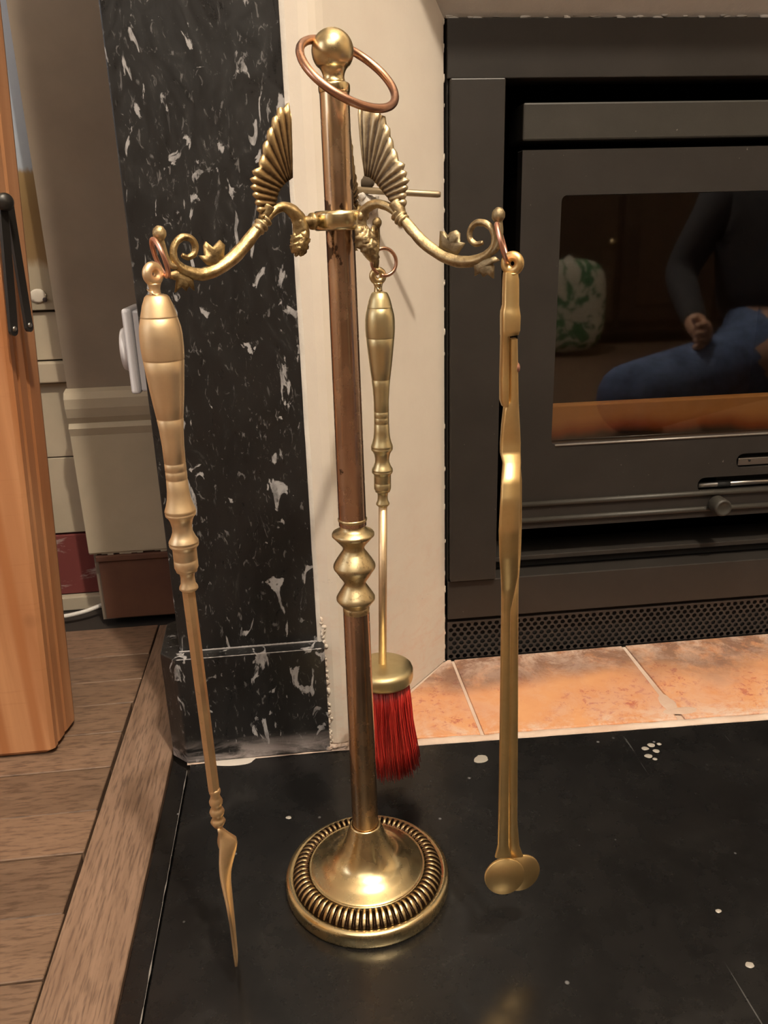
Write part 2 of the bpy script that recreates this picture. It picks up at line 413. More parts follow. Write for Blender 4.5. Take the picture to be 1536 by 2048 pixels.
    def build(s, name, material, parent=None, label=None, kind=None, cat=None, smooth_angle=None, fix=False):
        off = origin(parent)
        me = bpy.data.meshes.new(name); me.from_pydata([tuple(Vector(v)-off) for v in s.v], [], s.f)
        me.polygons.foreach_set('use_smooth', s.sm)
        if fix:
            bm = bmesh.new(); bm.from_mesh(me); bmesh.ops.recalc_face_normals(bm, faces=bm.faces[:]); bm.to_mesh(me); bm.free()
        me.materials.append(material)
        o = bpy.data.objects.new(name, me); COL.objects.link(o)
        if parent: o.parent = parent
        tag(o, label, cat, None, kind)
        return o
def cat_rom(P, n=6):
    P = [Vector(p) if len(p) > 2 else Vector((*p, 0)) for p in P]; out = []
    Q = [2*P[0]-P[1]]+P+[2*P[-1]-P[-2]]
    for i in range(1, len(Q)-2):
        for k in range(n):
            t = k/n; a, b, c, d = Q[i-1], Q[i], Q[i+1], Q[i+2]
            out.append(.5*((2*b)+(c-a)*t+(2*a-5*b+4*c-d)*t*t+(3*b-a-3*c+d)*t**3))
    out.append(P[-1]); return out
def smooth_path(pts_r, n=6):   # list of ((x,y,z), r)
    P = cat_rom([p for p, r in pts_r], n); R = cat_rom([(r, 0, 0) for p, r in pts_r], n)
    return P, [max(.0003, x.x) for x in R]

# ================================================================== SETTING
# floor under everything, boards on top of it
fl = MB().box(-2.6, 2.6, -3.2, 1.4, -.06, -.010).build('floor', mat('floor_subfloor', (.02, .015, .012), .8), kind='structure')
xs = -.2065   # joint between boards and border plank
ys = [1.025, .9435, .881, .828, .770, .709, .644, .588, .522, .4615, .40, .34, .28]
# boards in view are separate planks; they stop at the border plank with uneven ends
for i in range(len(ys)-1):
    y1, y0 = ys[i]-.0006, ys[i+1]+.0006
    xe = xs+random.uniform(-.003, .001)
    zt = random.uniform(-.0012, .0002)
    xc = -.62
    MB().bbox(xc, xe, y0, y1, -.0105, zt, .0007, 1).build('board', M_board, fl)
MB().bbox(xs+.0012, -.1495, .20, 1.02, -.0105, .0004, .0008, 1).build('border_board', M_border, fl)
# the rest of the room floor, out of frame
b = MB()
for i in range(34):
    b.box(-2.6, 2.6, .20-.1*(i+1)+.001, .20-.1*i-.001, -.0105, -.001)
b.box(-2.6, -.624, .2, 1.3, -.0105, -.001)
o = b.build('room_boards', M_board, fl, kind='stuff')

# pale plaster splay beside the stove, lintel over it
zt = 1.6
b = MB()
b.prism([(-.02, .716), (.006, .7155), (.020, .7125), (.028, .7128), (.034, .7155), (.040, .7205), (.1625, .862), (.1625, 1.0), (-.02, 1.0)], 0, 1.05)
o = b.build('wall_fireplace', M_plaster, kind='structure')
c0 = onplane(888, 0, (1, -.85, 0), .1625-.85*.862)   # mitre of splay and lintel on the splay face
b = MB()
b.add([(.1625, .862, .6925), (.75, .862, .6925), (.88, .711, .86), (.034, .711, .86)], [(0, 1, 2, 3)], False)
b.add([(.034, .711, .86), (.88, .711, .86), (.88, .711, 1.05), (.034, .711, 1.05)], [(0, 1, 2, 3)], False)
b.add([(.1625, .862, .6925), (.75, .862, .6925), (.75, 1.1, .6925), (.1625, 1.1, .6925)], [(3, 2, 1, 0)], False)
b.add([(.75, .862, 0), (.88, .711, 0), (.88, .711, .86), (.75, .862, .6925)], [(0, 1, 2, 3)], False)
b.build('wall_lintel', M_lintel, kind='structure')
# chipped paint lumps along the lintel's lower edge
# chimney breast above and walls of the room
MB().box(-.13, .89, .72, 1.3, 1.04, 2.5).build('wall_chimney', M_room, kind='structure')
MB().box(.88, 1.2, .72, 1.3, 0, 1.04).build('trim_1', M_marble, kind='structure')
MB().box(-2.6, -.8, 1.25, 1.35, 0, 2.5).build('wall_alcove', M_room, kind='structure')
MB().box(1.2, 2.6, 1.2, 1.3, 0, 2.5).build('wall_front', M_room, kind='structure')
MB().box(-2.7, -2.6, -3.2, 1.35, 0, 2.5).build('wall_left', M_room, kind='structure')
MB().box(2.6, 2.7, -3.2, 1.3, 0, 2.5).build('wall_right', M_room, kind='structure')
MB().box(-2.7, 2.7, -3.3, -3.2, 0, 2.5).build('wall_back', M_dark, kind='structure')
MB().box(-2.7, 2.7, -3.3, 1.35, 2.5, 2.6).build('ceiling', plaster('ceiling_paint', (.7, .66, .6), (.68, .64, .58), None, .05), kind='structure')

# alcove return (grey-beige) with tall cream skirting and brown base
Y = 1.04
w = MB().box(-.287, -.05, Y+.012, Y+.2, .0, 1.05).build('wall_return', M_stub, kind='structure')
b = MB()
b.prism([(Y+.012, .105), (Y-.001, .105), (Y-.001, .266), (Y-.004, .276), (Y+.001, .282), (Y-.003, .290), (Y-.006, .302), (Y-.006, .314), (Y-.001, .322), (Y+.012, .325)], -.289, -.10, 'x')
b.build('baseboard_cream', M_cream, kind='structure')
b = MB()
for i in range(24):      # rough flaking lower edge of the cream paint
    x = -.289+i*.0078; h = random.uniform(.002, .006)
    b.box(x, x+.0078, Y+.001, Y+.012, .105-h, .1052)
b.build('trim_2', M_cream, kind='structure')
b = MB(); b.bbox(-.281, -.10, Y-.003, Y+.011, .092, .1, .001); b.bbox(-.279, -.10, Y+.0, Y+.012, .006, .0915, .001)
b.build('baseboard_brown', M_brownbase, kind='structure')
# far side of the alcove: painted boards, sill, print
Y2 = 1.12
aw = MB().box(-.80, -.22, Y2+.012, Y2+.1, .0, 1.05).build('wall_recess', M_stub, kind='structure')
for (za, zb) in ((.108, .2185), (.220, .322)):
    MB().bbox(-.62, -.24, Y2, Y2+.012, za, zb, .001).build('panel_board', M_cream, aw)
MB().bbox(-.62, -.25, Y2-.012, Y2+.012, .324, .351, .002).build('sill', M_cream, aw)
MB().bbox(-.62, -.24, Y2+.002, Y2+.012, .353, .415, .001).build('panel_board', M_cream, aw)
MB().bbox(-.62, -.24, Y2-.002, Y2+.012, .014, .105, .001).build('baseboard_maroon', M_maroon, kind='structure')
MB().bbox(-.62, -.24, Y2-.012, Y2+.012, -.009, .0125, .002).build('baseboard_white', M_cream, kind='structure')
pr = MB().bbox(-.62, -.245, Y2-.004, Y2+.006, .418, 1.02, .0008)
pr = pr.build('landscape_print', M_pic, label='frameless landscape print with pale sky and brown treeline in the alcove', cat='picture')
b = MB().ball((-.3225, Y2-.005, .436), .011, (1.0, .12, .8), 12, 8, fn=lambda d: 1+.2*noise.noise(d*2))
b.build('printed_boulder', mat('printed_white_patch', (.55, .5, .42), .5), pr)
b = MB().ball((-.314, Y2-.0068, .431), .003, (1, .12, 1), 10, 6); b.build('printed_spot', mat('printed_dark_patch', (.03, .02, .02), .5), pr)
# cable along the alcove floor
b = MB(); pts = cat_rom([(-.50, 1.075, .004), (-.42, 1.068, .004), (-.355, 1.062, .004), (-.318, 1.068, .006), (-.285, 1.085, .010), (-.24, 1.1, .012)], 6)
b.tube(pts, .0032, 10); b.build('white_cable', M_cable, label='white cable lying on the floor in the dark gap under the alcove', cat='cable')

# wall switch on the hidden side of the chimney breast
sw = empty('wall_switch', (-.128, .79, .374), 'white plastic wall switch seen edge-on beside the black marble', 'switch')
MB().bbox(-.150, -.141, .755, .815, .366, .443, .003, 3).build('face_plate', M_white, sw)
MB().bbox(-.141, -.1275, .757, .813, .368, .441, .002, 2).build('back_box', M_white, sw)
MB().lathe([(.003, .0), (.019, 0), (.021, .003), (.019, .0075), (.0, .008)], (-.150, .785, .404), (-1, 0, 0), 28).build('rotary_knob', M_white, sw)

# black marble pilaster
pil = empty('marble_pilaster', (-.06, .76, 0), 'black marble fireplace pilaster with white flecks on a plinth', 'pilaster')
MB().bbox(-.1285, .0065, .715, .80, .1175, 1.05, .0012).build('shaft', M_marble, pil)
b = MB(); b.prism([(-.131, .700), (.0125, .700), (.0125, .80), (-.127, .80), (-.150, .78), (-.1475, .716)], .0005, .1185)
o = b.build('plinth', M_marble, pil)
mo = o.modifiers.new('b', 'BEVEL'); mo.width = .0012; mo.segments = 2
b = MB(); P = [(x, .7150, .1190) for x in [-.129+.0015*i for i in range(91)]]
b.tube(P, [.0010+.0010*abs(noise.noise(Vector((i*.4, 0, 3)))) for i in range(91)], 6); b.build('mortar_joint', mat('grey_joint', (.26, .25, .25), .6), pil)
b = MB(); P = [(-.130+.0015*i, .7003, .1183) for i in range(94)]
b.tube(P, [.0003+.0008*max(0, noise.noise(Vector((i*.3, 7, 3)))) for i in range(94)], 5); b.build('worn_edge', mat('pale_worn_edge', (.42, .40, .40), .6), pil)
# rough mortar where plaster meets the plinth's right edge
def lumps(name, path, n, r, material, parent, fl=(1, 1, 1), kind='stuff'):
    b = MB(); P = cat_rom(path, 10)
    for i in range(n):
        p = P[random.randrange(len(P))]+Vector([random.uniform(-1, 1)*r*.9*f for f in fl])
        o = random.random()*10
        b.ball(p, r*random.uniform(.5, 1.1), tuple(f*random.uniform(.7, 1.3) for f in fl), 8, 5, fn=lambda d: 1+.6*noise.noise(d*2.6+Vector((o, o, o))))
    return b.build(name, material, parent, kind=kind)

# hearth slab with its narrow edge strip
sl = empty('hearth_slab', (.2, .45, -.01), 'black stone hearth slab, scuffed and spotted, under the brass stand', 'hearth')
b = MB(); b.prism([(-.1305, -.05), (.75, -.05), (.75, .6735), (.4775, .6835), (.115, .695), (.0151, .700), (-.129, .6995)], -.010, .0)
o = b.build('slab', M_slab, sl); mo = o.modifiers.new('b', 'BEVEL'); mo.width = .0008
b = MB(); b.prism([(-.149, -.05), (-.1309, -.05), (-.1309, .690), (-.1475, .712)], -.010, -.0004)
o = b.build('edge_strip', M_slab, sl); mo = o.modifiers.new('b', 'BEVEL'); mo.width = .0008
b = MB(); P = [(-.1311+.0003*noise.noise(Vector((i*.2, 1, 1))), .20+.49*i/160, -.0003) for i in range(161)]
b.tube(P, [.0002+.0012*max(0, noise.noise(Vector((i*.16, 3, 3)))) for i in range(161)], 5); b.build('pale_joint', mat('pale_joint_line', (.20, .19, .18), .6), sl)
# paint spill and wax drops on the slab
M_spill = mat('dried_pale_paint', (.50, .46, .42), .5)
def blob(name, cx, cy, rx, ry, z, material, parent, h=.0006, seed=0, n=28):
    b = MB(); vs = [(cx, cy, z+h)]
    ring = []
    for k, (s_, zz) in enumerate(((.75, z+h*.9), (1, z))):
        for j in range(n):
            t = 2*PI*j/n; q = 1+.28*noise.noise(Vector((math.cos(t)*1.3+seed, math.sin(t)*1.3, seed)))
            vs.append((cx+rx*s_*q*math.cos(t), cy+ry*s_*q*math.sin(t), zz))
    fs = [(0, 1+j, 1+(j+1) % n) for j in range(n)]+[(1+j, 1+n+j, 1+n+(j+1) % n, 1+(j+1) % n) for j in range(n)]
    b.add(vs, fs); return b.build(name, material, parent)
q = z0(470, 1527); blob('paint_spill', q.x, q.y+.004, .022, .007, 0, M_spill, sl, .0006, 3)
q = z0(415, 1524); blob('paint_spill', q.x, q.y+.003, .016, .004, 0, M_spill, sl, .0006, 8)
M_wax = mat('dried_grey_drop', (.30, .28, .25), .35)
for px, py, r in ((963, 1518, .0065), (1290, 1497, .003), (1303, 1490, .0032), (1312, 1502, .0028), (1297, 1512, .0034), (1318, 1488, .002), (1310, 1518, .002), (1437, 1822, .002), (1500, 1930, .0026), (577, 1635, .0022)):
    q = z0(px, py); blob('wax_drop', q.x, q.y, r*1.2, r, 0, M_wax, sl, .0005, px*.1, 14)
# mortar bead along the back of the slab and at the plinth foot
b = MB(); path = [(-.132, .7005), (.0151, .7005), (.06, .699), (.115, .6965), (.25, .692), (.4775, .685), (.75, .675)]
P = cat_rom([(x, y, 0) for x, y in path], 24)
vs = []; n = len(P)
for i, p in enumerate(P):
    a = noise.noise(Vector((i*.35, 0, 1)))*.0016; c = noise.noise(Vector((i*.3, 5, 1)))*.003
    vs += [(p.x, p.y-.0006+a, -.001), (p.x, p.y+.001+a, .0014), (p.x, p.y+.007+c, .0012), (p.x, p.y+.011+c, -.001)]
fs = [(i*4+k, (i+1)*4+k, (i+1)*4+k+1, i*4+k+1) for i in range(n-1) for k in range(3)]
b.add(vs, fs); b.build('mortar_bead', M_mortar, sl)
lumps('mortar_crumbs', [(.012, .702, .003), (.02, .704, .003), (.036, .703, .002)], 26, .0022, M_mortar, sl, (1.5, 1, .8))

# terracotta tiles in the stove recess, each with its own edges
tl = empty('hearth_tiles', (.3, .78, -.01), 'row of worn orange terracotta tiles between slab and stove', 'tiles')
MB().prism([(-.0, .70), (.8, .668), (.8, .8608), (.0, .8608)], -.02, -.0014).build('mortar_bed', M_mortar, tl)
def tile_poly(poly):
    o = MB().prism(poly, -.010, random.uniform(.0006, .0014)).build('tile', M_tile, tl); mo = o.modifiers.new('b', 'BEVEL'); mo.width = .0012; mo.segments = 2
tile_poly([(.040, .7105), (.1705, .7045), (.1700, .8615), (.1655, .862)])
tile_poly([(.1745, .7045), (.3845, .6985), (.3882, .8605), (.1735, .8605)])
tile_poly([(.3925, .6985), (.605, .691), (.608, .8605), (.3932, .8605)])
tile_poly([(.609, .691), (.745, .686), (.745, .8605), (.612, .8605)])
q = z0(1335, 1408); blob('mortar_patch', q.x, q.y, .009, .017, .0008, M_mortar, tl, .0008, 5)
blob('mortar_patch', q.x+.008, q.y-.016, .020, .007, .0008, M_mortar, tl, .0008, 11)

# edge of chipped plaster beside the plinth
b = MB(); n = 60; vs = []
for i in range(n+1):
    z = 1.0*i/n; a = noise.noise(Vector((z*25, 2, 0)))*.0012
    vs += [(.0060+a, .7155, z), (.0085+a, .7138, z), (.0115+a*2, .7150, z)]
b.add(vs, [(i*3+k, i*3+k+1, (i+1)*3+k+1, (i+1)*3+k) for i in range(n) for k in range(2)])
b.build('trim_3', M_chip, kind='structure')
lumps('trim_4', [(.014, .711, .001), (.014, .713, .05), (.013, .714, .118), (.011, .714, .14)], 70, .0017, M_plaster, None, (1.2, .6, 1.6), kind='structure')
lumps('trim_5', [(.1625, .862, .0), (.1628, .862, .2), (.1628, .862, .45), (.1628, .862, .69)], 60, .0006, M_plaster, None, (.9, .8, 5), kind='structure')
lumps('trim_6', [(.17, .8615, .6935), (.4, .8615, .6935), (.6, .8615, .6935)], 90, .0018, M_lintel, None, (3, .5, 1), kind='structure')

# ================================================================== STOVE INSERT
st = empty('stove_insert', (.45, .9, 0), 'charcoal steel built-in wood stove with glass door and perforated base', 'stove')
xr = .745
b = MB(); b.bbox(.1655, xr, .858, .90, .640, .6915, .0008); b.build('surround_top', M_steel, st)
b = MB(); b.bbox(.1675, .2220, .852, .90, .1095, .6395, .0012); b.build('surround_side', M_steel, st)
b = MB(); b.bbox(.69, xr-.002, .852, .90, .1095, .6395, .0012); b.build('surround_side', M_steel, st)
b = MB(); b.bbox(.1655, .1672, .862, .90, .058, .64, .0004); b.build('surround_flange', M_steel, st)
b = MB(); b.bbox(.1655, xr, .858, .905, .0575, .1075, .0012); b.build('surround_bottom', M_steel, st)
# cavity: a black box behind
b = MB(); b.box(.17, xr-.002, 1.19, 1.20, .05, .69); b.box(.17, .175, .90, 1.19, .05, .69); b.box(xr-.007, xr-.002, .9, 1.19, .05, .69)
b.box(.17, xr-.002, .90, 1.19, .685, .69); b.box(.17, xr-.002, .905, 1.19, .05, .056); b.box(.175, .2235, .905, .91, .05, .69); b.build('cavity', M_black, st)
b = MB(); b.bbox(.246, .688, .872, .93, .585, .6205, .002); b.build('vent_bar', M_steel2, st)
# lip below the door
b = MB(); b.bbox(.2245, .688, .875, .93, .121, .127, .0008); b.build('lower_lip', M_steel, st)
b = MB(); b.bbox(.2245, .688, .885, .90, .109, .121, .0008); b.build('sill_plate', M_black, st)
# door: frame with a rounded window opening
def rrect(x0, x1, za, zb, r, n=6):
    out = []
    for cx, cz, a0 in ((x1-r, zb-r, 0), (x0+r, zb-r, 90), (x0+r, za+r, 180), (x1-r, za+r, 270)):
        for k in range(n+1):
            a = math.radians(a0+90*k/n); out.append((cx+r*math.cos(a), cz+r*math.sin(a)))
    return out
def frame_mesh(outer, inner_list, y0, y1):
    cu = bpy.data.curves.new('c', 'CURVE'); cu.dimensions = '2D'; cu.fill_mode = 'BOTH'; cu.extrude = (y1-y0)/2; cu.bevel_depth = 0
    for poly in [outer]+inner_list:
        s_ = cu.splines.new('POLY'); s_.points.add(len(poly)-1); s_.use_cyclic_u = True
        for p, (a, c) in zip(s_.points, poly): p.co = (a, c, 0, 1)
    o = bpy.data.objects.new('c', cu); COL.objects.link(o)
    dg = bpy.context.evaluated_depsgraph_get(); me = bpy.data.meshes.new_from_object(o.evaluated_get(dg))
    vs = [(v.co.x, (y0+y1)/2-v.co.z, v.co.y) for v in me.vertices]; fs = [list(p.vertices) for p in me.polygons]
    bpy.data.objects.remove(o); bpy.data.meshes.remove(me)
    b = MB(); b.add(vs, fs, False); return b
dy0, dy1 = .866, .884
glass_o = rrect(.2875, .655, .2655, .5325, .006)
slot1 = rrect(.5155, .60, .2245, .2420, .008); slot2 = rrect(.4700, .62, .1975, .2150, .0078)
door = frame_mesh([(.2445, .165), (.6865, .165), (.6865, .576), (.2445, .576)], [glass_o, slot1, slot2], dy0, dy1).build('door', M_steel, st, fix=True)
mo = door.modifiers.new('b', 'BEVEL'); mo.width = .0006; mo.limit_method = 'ANGLE'
b = MB()
for z in (.1955, .1755):
    P = [(x, dy0-.0004, z) for x in (.2455, .686)]; b.tube(P, .0034, 14)
b.build('rib', M_steel2, door)
# split the two ribs into single objects
bpy.data.objects.remove(bpy.data.objects['rib'])
for z in (.1955, .1755):
    MB().tube([(.2455, dy0-.0002, z), (.686, dy0-.0002, z)], .0034, 14).build('rib', M_steel2, door)
MB().box(.280, .66, dy1-.0085, dy1-.0055, .258, .54).build('glass_pane', M_glass, door)
MB().tube([(x, dy0-.0002, .2652) for x in (.292, .652)], .0013, 8).build('glass_bead', mat('worn_edge', (.25, .23, .21), .4, .6), door)
MB().bbox(.50, .64, dy1-.004, dy1+.001, .19, .255, .0005).build('latch_backing', M_black, door)
MB().bbox(.5195, .59, dy0+.003, dy1-.004, .2265, .2355, .0008).build('latch_tab', M_bare, door)
MB().lathe([(.0001, 0), (.0015, 0), (.0015, .0006), (.0001, .0007)], (.5335, dy0+.0028, .2325), (0, -1, 0), 12).build('latch_rivet', M_black, door)
MB().tube([(.4745, dy0+.008, .2035), (.618, dy0+.008, .2035)], .0034, 14).build('latch_bar', M_bare, door)
MB().tube([(.498, dy0+.008, .2035), (.514, dy0+.008, .2035)], .0042, 14).build('bar_sleeve', M_black, door)
MB().lathe([(.0001, -.001), (.0065, -.001), (.0065, .003), (.0095, .004), (.0105, .006), (.0105, .021), (.0095, .0235), (.0078, .024), (.0070, .0232), (.0001, .0232)], (.4925, dy0-.001, .1835), (0, -1, 0), 32).build('knob', M_steel2, door)
# firebox
b = MB(); b.box(.262, .67, 1.10, 1.12, .19, .56); b.box(.262, .272, .89, 1.10, .19, .56); b.box(.66, .67, .89, 1.10, .19, .56)
b.box(.262, .67, .89, 1.10, .18, .19); b.box(.262, .67, .89, 1.10, .556, .566)
b.build('firebox', M_fire, st)
MB().bbox(.272, .66, .90, .915, .19, .304, .002).build('reflection_stain_plate', M_reflstain, st)  # added plate that carries the painted reflection and soot stain
# perforated plate: real holes, staggered
def perforated(x0, x1, za, zb, y0, nx, nz, rr=.36):
    b = MB(); cw = (x1-x0)/nx; chh = (zb-za)/nz; k8 = 8; back = .0009
    for i in range(nz):
        sh = .5*cw if i % 2 else 0
        for j in range(nx-(1 if i % 2 else 0)):
            cx = x0+(j+.5)*cw+sh; cz = za+(i+.5)*chh; r = rr*min(cw, chh*1.15)
            sq = [(1, 0), (1, 1), (0, 1), (-1, 1), (-1, 0), (-1, -1), (0, -1), (1, -1)]
            O = [(cx+a*cw/2, y0, cz+c*chh/2) for a, c in sq]
            I = [(cx+r*math.cos(PI/4*t), y0, cz+r*math.sin(PI/4*t)) for t in range(8)]
            Bk = [(p[0], y0+back, p[2]) for p in I]
            b.add(O+I+Bk, [(t, (t+1) % 8, 8+(t+1) % 8, 8+t) for t in range(8)]+[(8+t, 8+(t+1) % 8, 16+(t+1) % 8, 16+t) for t in range(8)], False)
        if i % 2:
            b.add([(x0, y0, za+i*chh), (x0+cw/2, y0, za+i*chh), (x0+cw/2, y0, za+(i+1)*chh), (x0, y0, za+(i+1)*chh)], [(0, 1, 2, 3)], False)
            b.add([(x1-cw/2, y0, za+i*chh), (x1, y0, za+i*chh), (x1, y0, za+(i+1)*chh), (x1-cw/2, y0, za+(i+1)*chh)], [(0, 1, 2, 3)], False)
    return b
b = perforated(.1655, .745, .002, .050, .8615, 66, 8, .44)
b.box(.1655, .745, .861, .8625, .050, .0525)
b.build('perforated_plate', M_mesh, st)
MB().box(.1655, .745, .875, .88, .0, .056).build('plate_backing', M_black, st)

# flue rod poking out of a broken hole in the plaster
fr = empty('damper_rod', (.09, .775, .53), 'thin metal rod sticking out of a crumbled hole in the plaster', 'rod')
Lr = lambda px, py, y: yp(px, py, y)
_n = Vector(((.862-.711), -(.1625-.034), 0)).normalized(); pa = onplane(714, 380, _n, _n.dot(Vector((.040, .7205, 0)))); pb = Lr(881, 389, .748)
pa = pa+(pa-pb).normalized()*.006
MB().tube([pa, pa.lerp(pb, .97), pb], [.0028, .0028, .0022], 14).build('rod', brass('dull_rod_brass', (.42, .35, .24), (.36, .29, .2), rough=.5), fr)
def on_splay(px, py, off=0.0):
    n = Vector((.151, -.1285, 0)).normalized(); return onplane(px, py, n, n.dot(Vector((.034, .711, 0)))+0) + Vector((-n.x*-1, n.y, 0))*off
n_s = Vector((-.151, .1285, 0)).normalized()*-1
n_s = Vector((-(.862-.711), (.1625-.034), 0)).normalized()   # splay normal candidates
if n_s.y > 0: n_s = -n_s
def splay_pt(px, py, off=0.0):
    n = Vector(((.862-.711), -(.1625-.034), 0)).normalized(); p = onplane(px, py, n, n.dot(Vector((.034, .711, 0))))
    return p+n*off if n.y < 0 else p-n*off
b = MB()
for px, py, r in ((728, 404, .006), (740, 398, .007), (748, 408, .005), (733, 414, .005), (745, 418, .004), (722, 392, .004)):
    b.ball(splay_pt(px, py, .001), r, (1, 1, 1.1), 14, 9, fn=lambda d: 1+.3*noise.noise(d*3+Vector((px, 0, 0))))
b.build('plaster_crumble', M_chip, fr)
b = MB(); b.ball(splay_pt(733, 366, .0005), .007, (1, 1, .9), 12, 8, fn=lambda d: 1+.3*noise.noise(d*2)); b.build('hole', mat('dark_hole', (.05, .035, .02), .9), fr)
b = MB(); p = splay_pt(801, 434, 0); nn = Vector(((.862-.711), -(.1625-.034), 0)).normalized()
b.lathe([(.0001, .0), (.0075, 0), (.007, .0012), (.0001, .0016)], p, nn if nn.y < 0 else -nn, 20); b.build('filled_plug', M_white, fr)

# ================================================================== PINE POST
pf = empty('pine_folding_frame', (-.30, .77, 0), 'thick orange pine post of a folding frame at the left edge', 'frame')
def legsec(z):   # outline at height z: leans to the right as it rises
    dx = .062*z
    xr_, xf = -.2635+dx, -.2705+dx
    out = [(-.40+dx, .738), (xf-.004, .738), (xf, .741), (xf+.0008, .748), (xf-.0010, .751), (xf+.0012, .754), (xf+.003, .766), (xf+.0012, .769), (xf+.0038, .772), (xr_, .790), (xr_-.002, .799), (-.40+dx, .80)]
    return out
b = MB(); zs = [.001, .006, .2, .4, .6, .85]; vs = []
for i, z in enumerate(zs):
    sec = legsec(z)
    if i == 0: sec = [(x-(.006 if 0 < k < 11 else 0), y+(.004 if y < .745 else 0)) for k, (x, y) in enumerate(sec)]
    vs += [(x, y, z) for x, y in sec]
n = 12
b.add(vs, [(i*n+k, i*n+(k+1) % n, (i+1)*n+(k+1) % n, (i+1)*n+k) for i in range(len(zs)-1) for k in range(n)]+[tuple(range(n))[::-1], tuple(range((len(zs)-1)*n, len(zs)*n))], False)
b.build('post', M_pine, pf)
# black folding stay: two flat bars from one pivot, rivets at their feet
def bar(p, q, w, t, parent):
    p, q = Vector(p), Vector(q); d = (q-p).normalized(); n = Vector((1, -.55, .0)); n = (n-d*n.dot(d)).normalized(); s_ = d.cross(n)
    b = MB(); P = []
    L = (q-p).length; k = 6
    for a in range(k+1):
        an = PI/2+PI*a/k; P.append((math.cos(an)*w, math.sin(an)*w))
    for a in range(k+1):
        an = -PI/2+PI*a/k; P.append((L+math.cos(an)*w, math.sin(an)*w))
    vs = [p+d*a+s_*c-n*t*0 for a, c in P]+[p+d*a+s_*c+n*t for a, c in P]; m_ = len(P)
    b.add(vs, [tuple(range(m_))[::-1], tuple(range(m_, 2*m_))]+[(i, (i+1) % m_, m_+(i+1) % m_, m_+i) for i in range(m_)], False)
    o = b.build('stay_bar', M_strap, parent, fix=True)
    c = q-d*.002+n*t
    MB().lathe([(.0001, .0012), (.0018, .001), (.0025, 0)], c, n, 16).build('rivet', M_bare, o)
    return o
bar(yp(2, 405, .728), yp(24, 662, .728), .0040, .003, pf)
bar(yp(14, 402, .745), yp(55, 655, .745), .0038, .003, pf)
MB().lathe([(.0001, .006), (.005, .005), (.007, .003), (.007, -.004), (.0001, -.004)], yp(8, 404, .726), (.6, -.8, 0), 24).build('pivot', M_strap, pf)

# ================================================================== BRASS COMPANION STAND
stand = empty('fireside_stand', (AX.x, AX.y, 0), 'tall brass fireside stand with three winged arms on a round gadrooned base', 'stand')
A0 = Vector((AX.x, AX.y, 0))
b = MB()
prof = [(.0001, 0), (.064, 0), (.0655, .0008), (.066, .003), (.066, .0100), (.0652, .0122), (.0640, .0132), (.0628, .0136), (.0615, .0136), (.0600, .0128), (.046, .0136)]
b.lathe(prof, A0, seg=96, cap=False); b.build('base_rim', M_brass, stand)
NG = 70
def gad(r, z, t):
    u = max(0, min(1, (r-.0468)/(.0600-.0468))); k = math.sin(PI*u)
    w = abs(math.cos(NG*t/2)); w = 1-(1-w)**2
    return r, .0134+k**.7*(.0020+.0030*w)+.0055*(1-u)
b = MB(); b.lathe([(.0600-.0132*i/14, 0) for i in range(15)], A0, seg=NG*8, fn=gad, cap=False)
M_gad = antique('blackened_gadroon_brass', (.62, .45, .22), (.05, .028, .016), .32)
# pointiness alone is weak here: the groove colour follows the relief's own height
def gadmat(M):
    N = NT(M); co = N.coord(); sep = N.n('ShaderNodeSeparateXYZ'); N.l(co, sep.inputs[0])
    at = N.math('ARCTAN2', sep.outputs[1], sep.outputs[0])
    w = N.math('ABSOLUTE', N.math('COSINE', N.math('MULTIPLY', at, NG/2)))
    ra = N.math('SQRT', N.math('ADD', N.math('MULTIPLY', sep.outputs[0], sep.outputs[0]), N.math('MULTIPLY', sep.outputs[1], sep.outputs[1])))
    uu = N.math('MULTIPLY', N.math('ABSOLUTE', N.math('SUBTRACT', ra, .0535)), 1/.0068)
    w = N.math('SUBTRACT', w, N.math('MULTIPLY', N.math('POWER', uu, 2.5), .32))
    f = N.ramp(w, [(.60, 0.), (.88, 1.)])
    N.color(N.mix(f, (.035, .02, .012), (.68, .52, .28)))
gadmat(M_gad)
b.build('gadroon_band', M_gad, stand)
b = MB()
dish = [(.0468, .0138), (.0468, .0160), (.0462, .0168), (.0450, .0166), (.0440, .0172), (.040, .0186), (.036, .0202), (.032, .0226), (.028, .0248), (.0242, .0283), (.0208, .0340), (.0180, .0405), (.0156, .047), (.0135, .0540), (.0125, .0575), (.0118, .0590), (.0108, .0592), (.0104, .0575)]
D = cat_rom([(r, z+.0037*max(0, 1-(z-.0138)/.044), 0) for r, z in dish], 3)
b.lathe([(p.x, p.y) for p in D], A0, seg=96, cap=False); b.build('base_dome', M_brass, stand)
b = MB(); b.lathe([(.0103, .056), (.0098, .15), (.0094, .245)], A0, seg=48, cap=False); b.build('lower_tube', M_tube, stand)
b = MB(); b.lathe([(.0095, .311), (.0091, .42), (.0088, .510), (.0087, .579)], A0, seg=48, cap=False); b.build('upper_tube', M_tube, stand)
kp = [(95, 30.5), (110, 30), (118, 28), (132, 26.5), (170, 26.5), (185, 33), (205, 43), (215, 44.5), (228, 44.5), (245, 40), (270, 34), (300, 27), (322, 22.5), (345, 23), (375, 29), (425, 38.5), (460, 44), (475, 45), (490, 44), (520, 38), (550, 33), (585, 26), (602, 23), (620, 23.5), (650, 29), (700, 38), (722, 41.5), (738, 41.5), (750, 39), (785, 31), (795, 27), (800, 28), (815, 28.8), (840, 28.5), (858, 27), (864, 26)]
b = MB(); pr_ = []
for yc, rp in kp: pr_.append((rp*.000331, yp(708, 1020+yc/3.94, .510).z-.0005))
